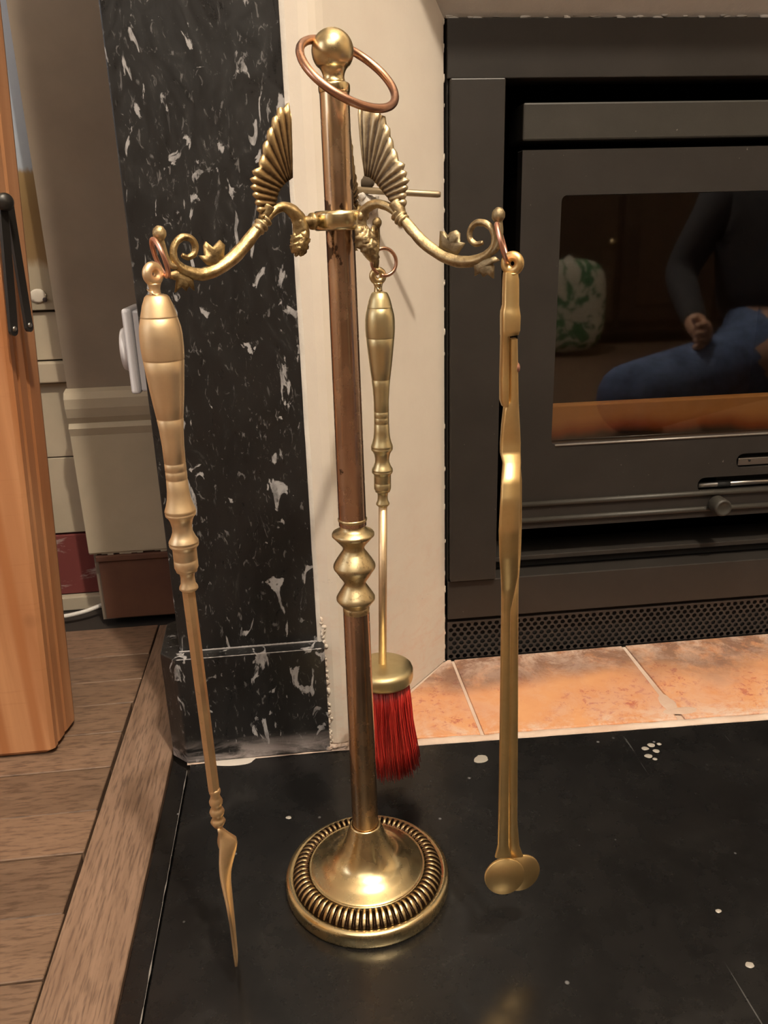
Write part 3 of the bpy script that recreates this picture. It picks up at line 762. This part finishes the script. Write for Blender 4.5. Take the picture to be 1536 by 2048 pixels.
b.lathe([(.0085, pr_[-1][1]-.0035)]+pr_[::-1]+[(.0085, pr_[0][1]+.001)], A0, seg=64); b.build('turned_knop', M_cuff if False else brass('worn_knop_brass', (.70, .58, .34), (.58, .46, .26), (.24, .17, .09), .36, .7, .54, .1, 70), stand)
b = MB(); b.lathe([(.0085, .5025), (.0145, .5025), (.0158, .5033), (.0163, .5050), (.0164, .508), (.0163, .5112), (.0158, .5130), (.0145, .5138), (.0085, .5138)], A0, seg=56); b.build('collar', M_brass, stand)
b = MB()
fin = [(.0088, .5775), (.0092, .579), (.0092, .5818), (.0086, .5828), (.0070, .5834), (.0063, .5848), (.0062, .5865), (.0068, .5885), (.0080, .5905)]+[(.0121*math.cos(a), .5992+.0121*math.sin(a)) for a in [math.radians(x) for x in range(-38, 90, 12)]]+[(.0003, .6113)]
D = cat_rom([(r, z, 0) for r, z in fin], 3); b.lathe([(max(p.x, .0002), p.y) for p in D], A0, seg=48); b.build('ball_finial', M_brass, stand)
# carrying ring through the ball
Bc = Vector((AX.x, AX.y, .5985)); Nn = Vector((.351+.06, -.565, .743)).normalized()
Cc = onplane(697, 147, Nn, Nn.dot(Bc)); Rr = .0295
MB().torus(Cc, Nn, Rr, .0024, 72, 14).build('carrying_ring', M_copper, stand)

class Arm:
    def __init__(s, az, src, k=1.0): s.az, s.src, s.k = az, src, k; s.d = azd(az); s.t = Vector((s.d.y, -s.d.x, 0))
    def P(s, px, py, t=0.0):
        a, z = sp(px, py, s.src); return A0+s.d*(a*s.k)+s.t*t+Vector((0, 0, z))
LP = [(597, 494, .0030), (602, 478, .0042), (602, 458, .0044), (596, 436, .0038), (582, 420, .0030), (562, 414, .0023), (542, 426, .0024), (524, 449, .0028), (500, 478, .0030), (476, 506, .0032), (448, 530, .0031), (420, 545, .0029), (398, 549, .0028), (374, 543, .0025), (356, 531, .0021), (347, 512, .0018), (350, 489, .0017), (364, 475, .0016), (381, 477, .0016), (390, 491, .0016), (388, 507, .0015), (376, 515, .0013), (364, 510, .0010)]
RP = [(738, 492, .0026), (725, 470, .0036), (720, 445, .0036), (727, 424, .0028), (742, 411, .0023), (760, 408, .0021), (782, 417, .0022), (803, 437, .0024), (818, 453, .0028), (838, 476, .0029), (862, 497, .0029), (892, 515, .0028), (926, 524, .0027), (957, 519, .0023), (980, 504, .0019), (989, 484, .0016), (985, 461, .0015), (971, 447, .0015), (953, 446, .0015), (941, 459, .0014), (940, 477, .0014), (951, 488, .0013), (966, 485, .0009)]
WL = ([(583, 356), (582, 357), (580, 358), (578, 360), (575, 362), (572, 364), (568, 368), (563, 373), (558, 380), (554, 389), (552, 399), (550, 408), (548, 416), (545, 424)],
      [(576, 224), (573, 207), (555, 216), (544, 236), (534, 262), (525, 290), (518, 320), (503, 342), (499, 358), (500, 374), (504, 390), (509, 406), (512, 420), (520, 436)])
WR = ([(732, 352), (734, 353), (737, 354), (741, 355), (745, 358), (749, 361), (753, 366), (757, 371), (762, 377), (768, 384), (774, 391), (780, 400), (785, 408), (790, 418)],
      [(716, 212), (728, 205), (752, 218), (765, 232), (775, 256), (781, 282), (789, 304), (805, 328), (809, 344), (814, 360), (811, 375), (808, 390), (809, 404), (806, 424)])
def wing(A, roots, tips, parent, material):
    b = MB(); n = len(roots)
    # feather i: ridge line root_i -> tip_i ; valleys between neighbours. several stations along each
    K = 8; th = .0030
    def rp(i, u):  # interpolated root/tip at fractional i
        i = max(0, min(n-1, i)); a = int(min(i, n-2)); f = i-a
        r = Vector(roots[a]).lerp(Vector(roots[a+1]), f); t = Vector(tips[a]).lerp(Vector(tips[a+1]), f)
        return r.lerp(t, u)
    cols = []; pats = []
    m_ = (n-1)*4+1
    for c in range(m_):
        i = c/4; ph = i-math.floor(i); ridge = abs(math.cos(PI*(ph)))**1.3      # 1 on the feather, 0 in the valley
        pull = 1-(.04 if i < 6 else .10)*(1-ridge)
        col = []; pats.append(ridge)
        for k in range(K+1):
            u = k/K; p = rp(i, u*pull)
            h = th*(.46+.54*ridge)*(.75+.35*math.sin(PI*min(1, u*.8)))*(1 if k < K else .6)+.0006*noise.noise(Vector((c*.7, k*.9, 2)))
            curl = -.0015*u*u
            col.append((p, h, curl))
        cols.append(col)
    W_ = len(cols); vs = []
    for sgn in (1, -1):
        for col in cols:
            for p, h, cu in col: vs.append(A.P(p.x, p.y, sgn*h*.75+cu))
    H = K+1; fs = []
    for c in range(W_-1):
        for k in range(K):
            a = c*H+k; fs.append((a, a+H, a+H+1, a+1)); o = W_*H; fs.append((o+a, o+a+1, o+a+H+1, o+a+H))
    o = W_*H
    for c in range(W_-1):
        a = c*H; fs.append((a, o+a, o+a+H, a+H)); a = c*H+K; fs.append((a, a+H, o+a+H, o+a))
    for k in range(K):
        fs.append((k, k+1, o+k+1, o+k)); a = (W_-1)*H+k; fs.append((a, o+a, o+a+1, a+1))
    b.add(vs, fs); o = b.build('wing', material, parent, fix=True)
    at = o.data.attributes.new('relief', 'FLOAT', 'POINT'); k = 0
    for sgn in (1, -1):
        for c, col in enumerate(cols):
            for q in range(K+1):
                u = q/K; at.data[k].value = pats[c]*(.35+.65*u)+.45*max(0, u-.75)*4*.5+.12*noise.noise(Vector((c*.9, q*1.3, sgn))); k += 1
    return o
def leaf(A, outline, centre, parent, material, th=.0016, off=0):
    b = MB(); n = len(outline); c = Vector(centre)
    vs = []
    for sg in (1, -1):
        for p in outline: vs.append(A.P(p[0], p[1], sg*th*.45+off))
        for p in outline:
            q = Vector(p).lerp(c, .35); k = 1.2 if (outline.index(p) % 2) else .6
            vs.append(A.P(q.x, q.y, sg*th*k+off))
        vs.append(A.P(c.x, c.y, sg*th*1.3+off))
    M_ = 2*n+1; fs = []
    for s_ in (0, 1):
        o = s_*M_
        for i in range(n):
            j = (i+1) % n; fs.append((o+i, o+j, o+n+j, o+n+i)); fs.append((o+n+i, o+n+j, o+2*n))
    for i in range(n): j = (i+1) % n; fs.append((i, j, M_+j, M_+i))
    b.add(vs, fs); return b.build('leaf', material, parent, fix=True)
def make_arm(A, path, W_, left, material, mwing):
    P, R = smooth_path([(tuple(A.P(x, y)), r) for x, y, r in path], 6)
    b = MB()
    # slightly faceted, cast look; the inner end is carved like a beast's jaw
    def fn(i, a): return 1.13+.10*math.cos(4*a)+.14*noise.noise(Vector((i*.35, math.cos(a)*1.5, math.sin(a)*1.5)))
    b.tube(P, R, 16, side=A.t, fn=fn, flat=1.0)
    # carved head lumps near the collar
    def rough(d): return 1+.45*noise.noise(d*3.2+Vector((A.az, 0, 0)))+.12*abs(math.sin(9*d.z+4*d.x))
    h0 = path[0]; h1 = path[1]; h2 = path[3]
    b.ball(A.P(h0[0], h0[1]), .0046, (1, 1, 1.0), 28, 18, rough)
    b.ball(A.P(*(Vector((h1[0], h1[1]))).lerp(Vector((h0[0], h0[1])), .4)[:]), .0052, (1, 1, 1.25), 28, 18, rough)
    for sg in (1, -1):
        b.ball(A.P(h1[0], h1[1]-6, sg*.0035), .0024, (1, 1, 1.5), 12, 8, rough)
        b.ball(A.P(h2[0], h2[1]+8, sg*.0028), .0018, (1, 1, 1.3), 10, 8)
    # cast lug reaching into the collar
    zc = .508
    p0 = A0+A.d*.0155+Vector((0, 0, zc)); q = A.P(path[2][0], path[2][1]); p1 = Vector((q.x, q.y, zc))
    b.tube([p0, p0.lerp(p1, .25), p0.lerp(p1, .27), p0.lerp(p1, .42), p0.lerp(p1, .45), p1], [.0028, .0028, .0050, .0048, .0032, .0030], 16)
    arm = b.build('arm', material, stand)
    # ringed cuff
    ic = 7; c0_, c1_ = path[ic], path[ic+1]
    pa_, pb_ = A.P(*path[ic-1][:2]).lerp(A.P(*c0_[:2]), .45), A.P(*c0_[:2]).lerp(A.P(*c1_[:2]), .45)
    rr = [.0026, .0042, .0042, .0030, .0033, .0045, .0045, .0031, .0040, .0040, .0028]
    Q = [pa_.lerp(pb_, i/10) for i in range(11)]
    MB().tube(Q, rr, 18).build('cuff', M_cuff if left else material, arm)
    wing(A, W_[0], W_[1], arm, mwing)
    # cast web joining the wing to the arm
    return arm
M_armg = antique('gilded_cast_brass', (.56, .42, .21), (.15, .10, .05), .44)
AL = Arm(238.7, 238.7); AR = Arm(132.7, 132.7); AB = Arm(17.5, 132.7, 1.06)
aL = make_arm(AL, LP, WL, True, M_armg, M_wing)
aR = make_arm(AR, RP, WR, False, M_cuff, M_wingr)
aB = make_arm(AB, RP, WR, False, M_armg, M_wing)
leaf(AL, [(414, 530), (397, 511), (409, 513), (407, 492), (411, 483), (425, 495), (439, 480), (449, 490), (447, 514), (432, 532)], (426, 512), aL, M_ant)
leaf(AL, [(352, 540), (334, 547), (341, 558), (353, 561), (350, 585), (363, 573), (372, 582), (378, 571), (388, 581), (386, 560), (378, 548)], (364, 558), aL, M_ant)
for A, ar in ((AR, aR), (AB, aB)):
    leaf(A, [(879, 494), (881, 462), (889, 463), (895, 474), (900, 465), (913, 460), (920, 467), (920, 484), (931, 486), (923, 497), (913, 512)], (903, 485), ar, M_antg if A is AR else M_ant)
    leaf(A, [(944, 524), (950, 538), (950, 552), (961, 545), (967, 554), (975, 548), (987, 557), (988, 533), (985, 527), (999, 521), (991, 513), (970, 516)], (970, 533), ar, M_antg if A is AR else M_ant)
# webs between wing root and arm, hooks with a button end
def web(A, pts, par, material):
    P, R = smooth_path([(tuple(A.P(x, y)), r) for x, y, r in pts], 4); MB().tube(P, R, 12).build('wing_root', material, par)
web(AL, [(536, 412, .0040), (532, 424, .0036), (526, 440, .0030)], aL, M_ant)
web(AR, [(790, 405, .0040), (797, 418, .0036), (803, 432, .0030)], aR, M_cuff)
web(AB, [(790, 405, .0040), (797, 418, .0036), (803, 432, .0030)], aB, M_ant)
def hook(A, pts, btn, par, material):
    P, R = smooth_path([(tuple(A.P(x, y)), r) for x, y, r in pts], 5); b = MB(); b.tube(P, R, 12)
    b.ball(A.P(*btn), .0036, (1, 1, 1.12), 16, 10, lambda d: 1+.1*noise.noise(d*2)); b.build('hook', material, par)
hook(AL, [(358, 533, .0018), (343, 531, .0018), (333, 517, .0017), (327, 498, .0017), (321, 480, .0020), (319, 470, .0026)], (319, 467), aL, M_cuff)
hook(AR, [(978, 508, .0017), (990, 500, .0017), (998, 484, .0017), (1000, 463, .0018), (998, 445, .0020), (997, 434, .0026)], (997, 430), aR, M_antg)
hook(AB, [(978, 508, .0017), (990, 500, .0017), (998, 484, .0017), (1000, 463, .0018), (998, 445, .0020), (997, 434, .0026)], (997, 430), aB, M_ant)

# ================================================================== TOOLS
def eye_ball(c, hole_dir, stem_to, r, material, parent, name='eye', re=.95):
    # bead with a real hole: a fat torus-like bead plus a neck
    b = MB(); h = Vector(hole_dir).normalized()
    b.torus(c, h, r*.66, r*.46, 32, 16)
    b.torus(c, h, r*.60, r*.40, 32, 12)
    P, R = smooth_path([(tuple(Vector(c)+Vector((0, 0, -r*.85))), r*.62), (tuple(Vector(c)+Vector((0, 0, -r*1.35))), r*.50), (tuple(Vector(c)+Vector((0, 0, -r*1.9))), r*.58), (tuple(stem_to), r*re)], 4)
    b.tube(P, R, 20); return b.build(name, material, parent)
# the turned handle's profile, taken off the shovel: (height, radius)
hp = [(90, 14), (97, 21), (108, 24.5), (160, 31), (230, 36.5), (237, 37), (240, 36.2), (244, 37.3), (300, 41.5), (350, 43), (430, 43), (500, 41.5), (508, 41), (512, 40), (516, 40.8), (600, 38), (700, 34.5), (800, 30.5), (880, 27), (885, 26), (889, 26.8), (960, 24.3), (1060, 22), (1165, 21.5), (1169, 20.6), (1173, 21.5), (1215, 21.5), (1220, 20.6), (1225, 21.5), (1268, 21.5), (1273, 20.6), (1278, 21.5), (1350, 22.2), (1400, 24), (1440, 27.5), (1465, 30.5), (1478, 31.5), (1484, 29.5), (1490, 31), (1503, 30.5), (1515, 26.5), (1540, 22.5), (1580, 20), (1610, 20.5), (1645, 25), (1668, 29.5), (1676, 30), (1682, 28), (1688, 30), (1700, 29), (1715, 24.5), (1730, 24), (1782, 24), (1786, 23), (1790, 24), (1835, 24), (1850, 22), (1856, 20), (1862, 21), (1872, 15.5), (1900, 14), (1940, 15), (1960, 18.5), (1972, 19), (1982, 16), (1992, 12)]
DS = .456
xs0, xs1 = yp(310, 548, DS).x, yp(462, 1900, DS).x
def shovel_x(z): return -.0708-.0030*(.483-z)/.47
HP = []
for yc, rp in hp:
    py = 560+yc/3.2; px = 313+(py-590)*.108; p = yp(px, py, DS); dep = (p-Vector((0, 0, CH))).dot(fw)
    HP.append((rp*dep/F*.985, p.z))
ztop, zbot = HP[0][1], HP[-1][1]
print('handle z', ztop, zbot)
def handle(x, y, z_top, parent, material, tilt=(0, 0)):
    b = MB(); ax = Vector((tilt[0], tilt[1], 1)).normalized()
    b.lathe([(r, z-ztop) for r, z in HP][::-1], (x, y, z_top), ax, 48); return b.build('handle', material, parent)
sh = empty('fire_shovel', (-.0728, DS, .012), 'brass fire shovel hanging on the left arm, pan seen edge-on', 'shovel')
axs = Vector((.0022/.47, 0, 1)).normalized()
topx = yp(313, 590, DS).x
handle(topx, DS, ztop, sh, M_satin, (.006, 0))
ex = yp(306, 548, DS)
eyeL = eye_ball(ex, (.75, -.65, .0), Vector((topx, DS, ztop)), .0058, M_satin, sh)
def px_on(z, pxa, pya, pxb, pyb, D):  # x at height z on the tool's axis
    a, c = yp(pxa, pya, D), yp(pxb, pyb, D); f = (z-a.z)/(c.z-a.z); return a.x+(c.x-a.x)*f
def sx(z): return px_on(z, 378, 1190, 428, 1580, DS)
pz = lambda py, px=430, D=DS: yp(px, py, D).z
# octagonal rod
za, zb = zbot+.001, pz(1582)
MB().tube([(sx(za), DS, za), (sx(zb), DS, zb)], [.0039, .0037], 8).build('rod', M_shaft, sh)
for p_ in sh.children[-1].data.polygons: p_.use_smooth = False
b = MB(); f = []
for py, r in ((1576, 13), (1580, 14.5), (1584, 14.5), (1590, 11.5), (1596, 14), (1602, 16), (1607, 15.5), (1612, 12), (1617, 15), (1623, 17), (1628, 16), (1633, 12), (1638, 15), (1643, 17), (1648, 15), (1653, 11)):
    z = pz(py); f.append((max(.0030, (r-9)*.00048+.0012), z))
xf = sx(f[0][1]); b.lathe([(r, z-f[-1][1]) for r, z in f[::-1]], (sx(f[-1][1]), DS, f[-1][1]), (.004, 0, 1), 28); b.build('ferrule', M_shaft, sh)
# pan: cupped blade whose plane nearly holds the line of sight
zt_, zb_ = f[-1][1]+.001, .0095
xt_ = sx(zt_)
los = Vector((xt_, DS, 0)).normalized(); lat = Vector((los.y, -los.x, 0))
los = (los+lat*.03).normalized(); lat = Vector((los.y, -los.x, 0))
rows = 26; colsn = 14; vs = []
for sgn in (0, 1):
    for i in range(rows+1):
        u = i/rows; z = zt_+(zb_-zt_)*u
        w_ = .0042+.023*min(1, max(0, (u-.04)/.42))**1.1 if u < .75 else .0272*math.sqrt(max(0, 1-((u-.75)/.252)**2))+.0004
        cup = .0010+.0085*math.exp(-((u-.16)/.17)**2)+.0022*(1-u)
        cx = xt_+(.001+.0005*u)*min(1, u/.1)-.0030*math.exp(-((u-.25)/.15)**2)
        for j in range(colsn+1):
            t = -1+2*j/colsn
            p = Vector((cx, DS, z))+los*(w_*t)+lat*(cup*min(1, u/.12)*(1-t*t)+(-.0008 if sgn else .0008))
            vs.append(p)
H = colsn+1; fs = []; o_ = (rows+1)*H
for i in range(rows):
    for j in range(colsn):
        a = i*H+j; fs.append((a, a+1, a+H+1, a+H)); fs.append((o_+a, o_+a+H, o_+a+H+1, o_+a+1))
for i in range(rows):
    for j in (0, colsn): a = i*H+j; fs.append((a, a+H, o_+a+H, o_+a))
for j in range(colsn):
    for i in (0, rows): a = i*H+j; fs.append((a, o_+a, o_+a+1, a+1))
b = MB().add(vs, fs); b.build('pan', M_shaft, sh, fix=True)
rc = yp(320, 516, DS-.001); rn = Vector((.93, .36, .28))
MB().torus(rc, rn, .0098, .0013, 40, 10).build('hanging_ring', M_pinkcopper, sh)

# brush
DB = .635
br = empty('hearth_brush', (.0665, DB, .028), 'brass hearth brush with red bristles hanging behind the stand', 'brush')
zt_b = yp(759, 583, DB).z
p0, p1 = yp(759, 583, DB), yp(766, 1032, DB)
handle(p0.x, DB, zt_b, br, M_brushbrass, ((p0.x-p1.x)/(p0.z-p1.z), 0))
ex = yp(753, 552, DB); eye_ball((ex.x+.001, DB, ex.z), (.25, -1, 0), Vector((p0.x, DB, zt_b)), .0062, M_brass, br)
zr0 = zt_b-(ztop-zbot)+.001; zr1 = yp(766, 1328, DB).z
xr0 = p0.x+(zr0-zt_b)*((p0.x-p1.x)/(p0.z-p1.z)); xr1 = yp(765, 1330, DB).x
print('brush rod', zr0, zr1, xr0, xr1)
MB().tube([(xr0, DB, zr0), (xr1, DB, zr1-.004)], .0036, 20).build('rod', M_satin, br)
zd = zr1
b = MB(); dprof = [(.0001, .0012), (.006, .0010), (.018, .0002), (.0235, -.0010), (.0265, -.0028), (.0275, -.0055), (.0275, -.0120), (.0268, -.0145), (.0245, -.0150), (.0001, -.0150)]
b.lathe(dprof, (xr1, DB, zd), seg=64, cap=False); b.build('ferrule_cap', M_brushbrass, br)
b = MB(); nt = 13
for k in range(1500):
    if k < 1100: tu = random.randrange(nt); ta = 2*PI*tu/nt+random.gauss(0, .11); r0 = .0215+random.uniform(-.002, .0015)
    else: ta = random.random()*2*PI; r0 = .018*math.sqrt(random.random())
    fl = 1.20+random.gauss(0, .06); a1 = ta+random.gauss(0, .05)
    ztip = .029+random.uniform(-.003, .006)+(.004 if k > 1100 else 0)
    c = Vector((xr1, DB, 0)); zb0 = zd-.0145
    P = []
    for s_ in range(5):
        u = s_/4; rr_ = r0*(1+(fl-1)*u**1.3*1.25); a = ta+(a1-ta)*u; wob = .0009*math.sin(u*5+k)
        P.append(c+Vector((math.cos(a)*rr_+wob+.0025*u*u, math.sin(a)*rr_, zb0+(ztip-zb0)*u)))
    b.tube(P, [.00052, .0005, .00045, .0004, .00025], 4)
b.build('bristles', M_red, br, kind='stuff')
rc = yp(768, 524, DB); MB().torus(rc, (.25, -.93, .1), .0100, .0014, 40, 10, .5, 6.55).build('hanging_ring', M_copper, br)

# tongs, seen from the side of the hinge
DT = .44
tg = empty('fire_tongs', (.126, DT, .055), 'brass fire tongs with round flat pads hanging on the right arm', 'tongs')
def tx(py, px, off=0.0): return yp(px, py, DT+off)
def strip(rows_, material, name, parent, th, label=None, front=True, bulge=.0008):
    # rows_: (py, px_left, px_right, depth offset); a bar of rectangular section with eased edges
    vs = []; n = len(rows_)
    for r_ in rows_:
        py, a, c, off = r_[:4]; t = r_[4] if len(r_) > 4 else th
        l, r = tx(py, a, off), tx(py, c, off); e = min(.0010, (r.x-l.x)*.25)
        z = (l.z+r.z)/2
        for x, y in ((l.x, t/2-e), (l.x, -t/2+e), (l.x+e, -t/2), (r.x-e, -t/2), (r.x, -t/2+e), (r.x, t/2-e), (r.x-e, t/2), (l.x+e, t/2)):
            vs.append((x, DT+off+y, z))
    fs = [(i*8+k, i*8+(k+1) % 8, (i+1)*8+(k+1) % 8, (i+1)*8+k) for i in range(n-1) for k in range(8)]
    b = MB(); b.add(vs, fs, True); b.add(vs[:8], [tuple(range(8))[::-1]], False); b.add(vs[-8:], [tuple(range(8))], False); return b.build(name, material, parent, label=label, fix=True)
def dense(rows_, n=5):
    ex_ = [tuple(r_)+((.0045,) if len(r_) < 5 else ()) for r_ in rows_]
    out = []
    for a, c in zip(ex_, ex_[1:]):
        for k in range(n):
            u = k/n; u = u*u*(3-2*u) if n > 2 else u; out.append(tuple(x+(y-x)*(k/n) for x, y in zip(a, c)))
    out.append(ex_[-1]); return out
exT = tx(527, 1025)
eye_ball(exT, (-.55, -.8, 0), exT+Vector((-.001, 0, -.012)), .0058, M_tong, tg, re=.5)
strip([(544, 1008, 1034, 0, .006), (560, 1007, 1036, 0, .007), (610, 1006, 1036, 0, .007), (622, 1003, 1037, 0, .008), (632, 1003, 1038, 0, .009), (660, 1003, 1037, 0, .009), (669, 1003, 1034, 0, .009), (672, 1003, 1017, 0, .008), (760, 1001, 1016, 0, .008), (800, 1001, 1016, 0, .008), (812, 1005, 1016, 0, .007)], M_tong, 'hinge_plate', tg, .008)
strip(dense([(677, 1018, 1033, .0, .007), (740, 1018, 1034, 0, .007), (800, 1017.5, 1035, 0, .007), (815, 1008, 1036, 0, .006), (850, 1004, 1038, .0, .006), (885, 1001, 1040, 0, .005), (905, 1001, 1040, -.001, .0045), (925, 1006, 1041, -.0045, .004), (960, 1003, 1040, -.011, .0035), (1000, 1001, 1040, -.014, .0035), (1060, 998, 1038, -.015, .0035), (1110, 999, 1037, -.012, .0035), (1150, 1002, 1036, -.007, .0038), (1180, 1003, 1030, -.003, .0040), (1220, 1003, 1021, -.002, .0042), (1450, 1000, 1018, -.002, .0042), (1650, 997, 1016, -.002, .0042), (1690, 996, 1016, -.002, .0042), (1712, 990, 1022, -.002, .0035)]), M_tong, 'tong_leg', tg, .004)
strip(dense([(850, 1008, 1034, .006, .004), (905, 1006, 1038, .008, .004), (960, 1010, 1043, .014, .0035), (1050, 1010, 1043, .018, .0035), (1110, 1010, 1041, .014, .0035), (1160, 1012, 1037, .007, .0038), (1190, 1014, 1036, .004, .004), (1450, 1015, 1035, .003, .0042), (1640, 1017, 1034, .003, .0042), (1690, 1017, 1038, .003, .0042), (1712, 1020, 1046, .004, .0035)]), M_tong, 'tong_leg', tg, .004)
def pad(px, py, off, r, tilt):
    c = tx(py, px, off); n = Vector(tilt).normalized()
    MB().lathe([(.0001, -.0012), (r*.97, -.0012), (r, -.0006), (r, .0006), (r*.97, .0012), (.0001, .0014)], c, n, 40).build('pad', M_tong, tg)
pad(1009, 1752, -.002, .0143, (.0, -1, .12)); pad(1041, 1745, .009, .0146, (.10, -1, .1))
c = tx(735, 1036, 0); MB().lathe([(.0035, -.002), (.0035, .001), (.002, .0022), (.0001, .0025)], c+Vector((-.0015, 0, 0)), (1, 0, 0), 20).build('rivet', M_pinkcopper, tg)
rc = tx(486, 1004); MB().torus(rc, (.93, -.30, .30), .0100, .0013, 40, 10).build('hanging_ring', M_pinkcopper, tg)

# ================================================================== PHOTOGRAPHER, seen only mirrored in the stove glass
pe = empty('person', (1.2, -.20, 0), 'seated person in blue denim jeans, mirrored in the stove glass', 'person')
def skin(name, chain, material, parent, lv=1):
    vs = []; es = []; rs = []; idx = {}
    for a, c in chain:
        for k, p, r in (a, c):
            if k not in idx: idx[k] = len(vs); vs.append(p); rs.append(r)
        es.append((idx[a[0]], idx[c[0]]))
    off = origin(parent); me = bpy.data.meshes.new(name); me.from_pydata([tuple(Vector(v)-off) for v in vs], es, []); me.materials.append(material)
    o = bpy.data.objects.new(name, me); COL.objects.link(o); o.parent = parent
    m_ = o.modifiers.new('s', 'SKIN'); m_.use_smooth_shade = True
    for i, r in enumerate(rs): me.skin_vertices[0].data[i].radius = (r, r)
    me.skin_vertices[0].data[0].use_root = True
    u = o.modifiers.new('u', 'SUBSURF'); u.levels = lv; u.render_levels = lv; return o
M_denim = mat('blue_denim', (.035, .06, .14), .9); N = NT(M_denim); N.color(N.mix(N.ramp(N.noise(N.coord(), 22, 8, .75), [(.35, 0.), (.65, 1.)]), (.03, .055, .14), (.13, .20, .38)))
M_skin = mat('skin', (.55, .32, .22), .5); M_shirt = mat('dark_jumper', (.03, .03, .035), .9); M_hair = mat('brown_hair', (.05, .03, .02), .7)
pel = ('pel', (1.24, -.20, .20), .135)
wa = ('wa', (1.28, -.26, .33), .12); ch = ('ch', (1.27, -.26, .52), .14); nk = ('nk', (1.24, -.23, .67), .05); hd = ('hd', (1.22, -.21, .74), .08); ht = ('ht', (1.21, -.21, .83), .075)
hl = ('hl', (1.14, -.14, .17), .09); kl = ('kl', (.70, .06, .13), .075); al = ('al', (.92, -.28, .06), .042); fl_ = ('fl', (.99, -.36, .035), .030); tl_ = ('tl', (1.06, -.42, .03), .022)
hr = ('hr', (1.32, -.12, .18), .09); kr = ('kr', (1.10, .14, .44), .070); ar_ = ('ar', (1.20, .12, .07), .042); fr_ = ('fr', (1.17, .18, .035), .032); tr_ = ('tr', (1.14, .25, .03), .024)
s1 = ('s1', (1.10, -.26, .60), .055); e1 = ('e1', (1.00, -.30, .38), .040); w1 = ('w1', (.96, -.10, .27), .026); p1 = ('p1', (.95, -.05, .26), .024)
s2 = ('s2', (1.43, -.26, .60), .055); e2 = ('e2', (1.45, -.04, .46), .040); w2 = ('w2', (1.24, .10, .52), .026); p2 = ('p2', (1.19, .12, .53), .024)
body = skin('body', [(pel, wa), (wa, ch), (ch, nk), (nk, hd), (hd, ht), (pel, hl), (hl, kl), (kl, al), (al, fl_), (fl_, tl_), (pel, hr), (hr, kr), (kr, ar_), (ar_, fr_), (fr_, tr_), (ch, s1), (s1, e1), (e1, w1), (w1, p1), (ch, s2), (s2, e2), (e2, w2), (w2, p2)], M_skin, pe, 2)
def grow(q, k): return (q[0], q[1], q[2]*k)
pel2 = ('pel2', (1.245, -.21, .22), .175); wa2 = ('wa2', (1.28, -.26, .36), .16)
skin('jeans', [tuple(grow(q, 1.13) for q in e) for e in ((pel, wa), (pel, hl), (hl, kl), (kl, al), (pel, hr), (hr, kr), (kr, ar_))], M_denim, pe, 2)
skin('jumper', [tuple(grow(q, 1.12) for q in e) for e in ((pel2, wa2), (wa2, ch), (ch, nk), (ch, s1), (s1, e1), (e1, w1), (ch, s2), (s2, e2), (e2, w2))], M_shirt, pe, 2)
MB().ball((1.225, -.235, .80), .098, (.95, .95, 1.0), 20, 12).build('hair', M_hair, pe)
for hx, hy, hz, dx, dy in ((.95, -.05, .26, -.3, .9), (1.19, .12, .53, -.8, .3)):
    b = MB(); d = Vector((dx, dy, 0)).normalized(); sd = Vector((-d.y, d.x, 0))
    for k in range(4):
        o_ = Vector((hx, hy, hz+.024-.016*k)); L_ = (.062, .072, .068, .054)[k]
        P, R = smooth_path([(tuple(o_), .009), (tuple(o_+d*L_*.5+sd*.004), .0085), (tuple(o_+d*L_*.85+sd*.014), .0078), (tuple(o_+d*L_+sd*.024), .0065)], 4); b.tube(P, R, 10)
    o_ = Vector((hx, hy, hz+.01)); P, R = smooth_path([(tuple(o_-d*.01), .011), (tuple(o_+sd*.02+d*.01+Vector((0, 0, .022))), .0095), (tuple(o_+sd*.024+d*.035+Vector((0, 0, .030))), .0075)], 4); b.tube(P, R, 10)
    b.ball(Vector((hx, hy, hz))+d*.004, .030, (.75, .75, 1.1), 14, 9)
    b.build('fingers', M_skin, pe)

# what else the stove glass mirrors: a dark sideboard and a cushion behind the photographer
sb = empty('sideboard', (1.6, -1.95, 0), 'dark wooden sideboard with brass knobs, mirrored faintly in the stove glass', 'sideboard')
M_dk = wood('dark_oak', (.07, .038, .02), (.045, .024, .013), (.02, .01, .006), (1, 1, .15))
MB().bbox(.95, 2.35, -2.2, -1.75, .06, .78, .006).build('carcass', M_dk, sb); MB().bbox(.93, 2.37, -2.22, -1.72, .78, .81, .006).build('top', M_dk, sb)
for i in range(3):
    x = .98+i*.46; d = MB().bbox(x, x+.43, -1.75, -1.73, .10, .74, .005).build('door', M_dk, sb)
    MB().bbox(x+.07, x+.36, -1.73, -1.722, .17, .67, .004).build('panel', M_dk, d)
    MB().ball((x+.40, -1.715, .44), .014).build('knob', M_brass, d)
for x in (1.0, 2.3):
    for y in (-2.15, -1.8): MB().lathe([(.02, 0), (.03, .03), (.025, .065)], (x, y, 0), seg=16).build('foot', M_dk, sb)
cu = empty('cushion', (1.12, -1.5, 0), 'pale cushion with green leaves on the floor, mirrored in the stove glass', 'cushion')
M_cu = mat('leaf_print_cotton', (.5, .48, .42), .9); N = NT(M_cu); N.color(N.ramp(N.noise(N.coord(), 14, 4, .6, 1), [(.5, (.45, .43, .37)), (.54, (.05, .16, .07))]))
b = MB(); b.ball((1.12, -1.5, .20), .20, (.85, .35, 1.0), 32, 20, lambda d: 1/(abs(d.x)**4+abs(d.z)**4+abs(d.y)**4)**.22*.92); b.build('cover', M_cu, cu)
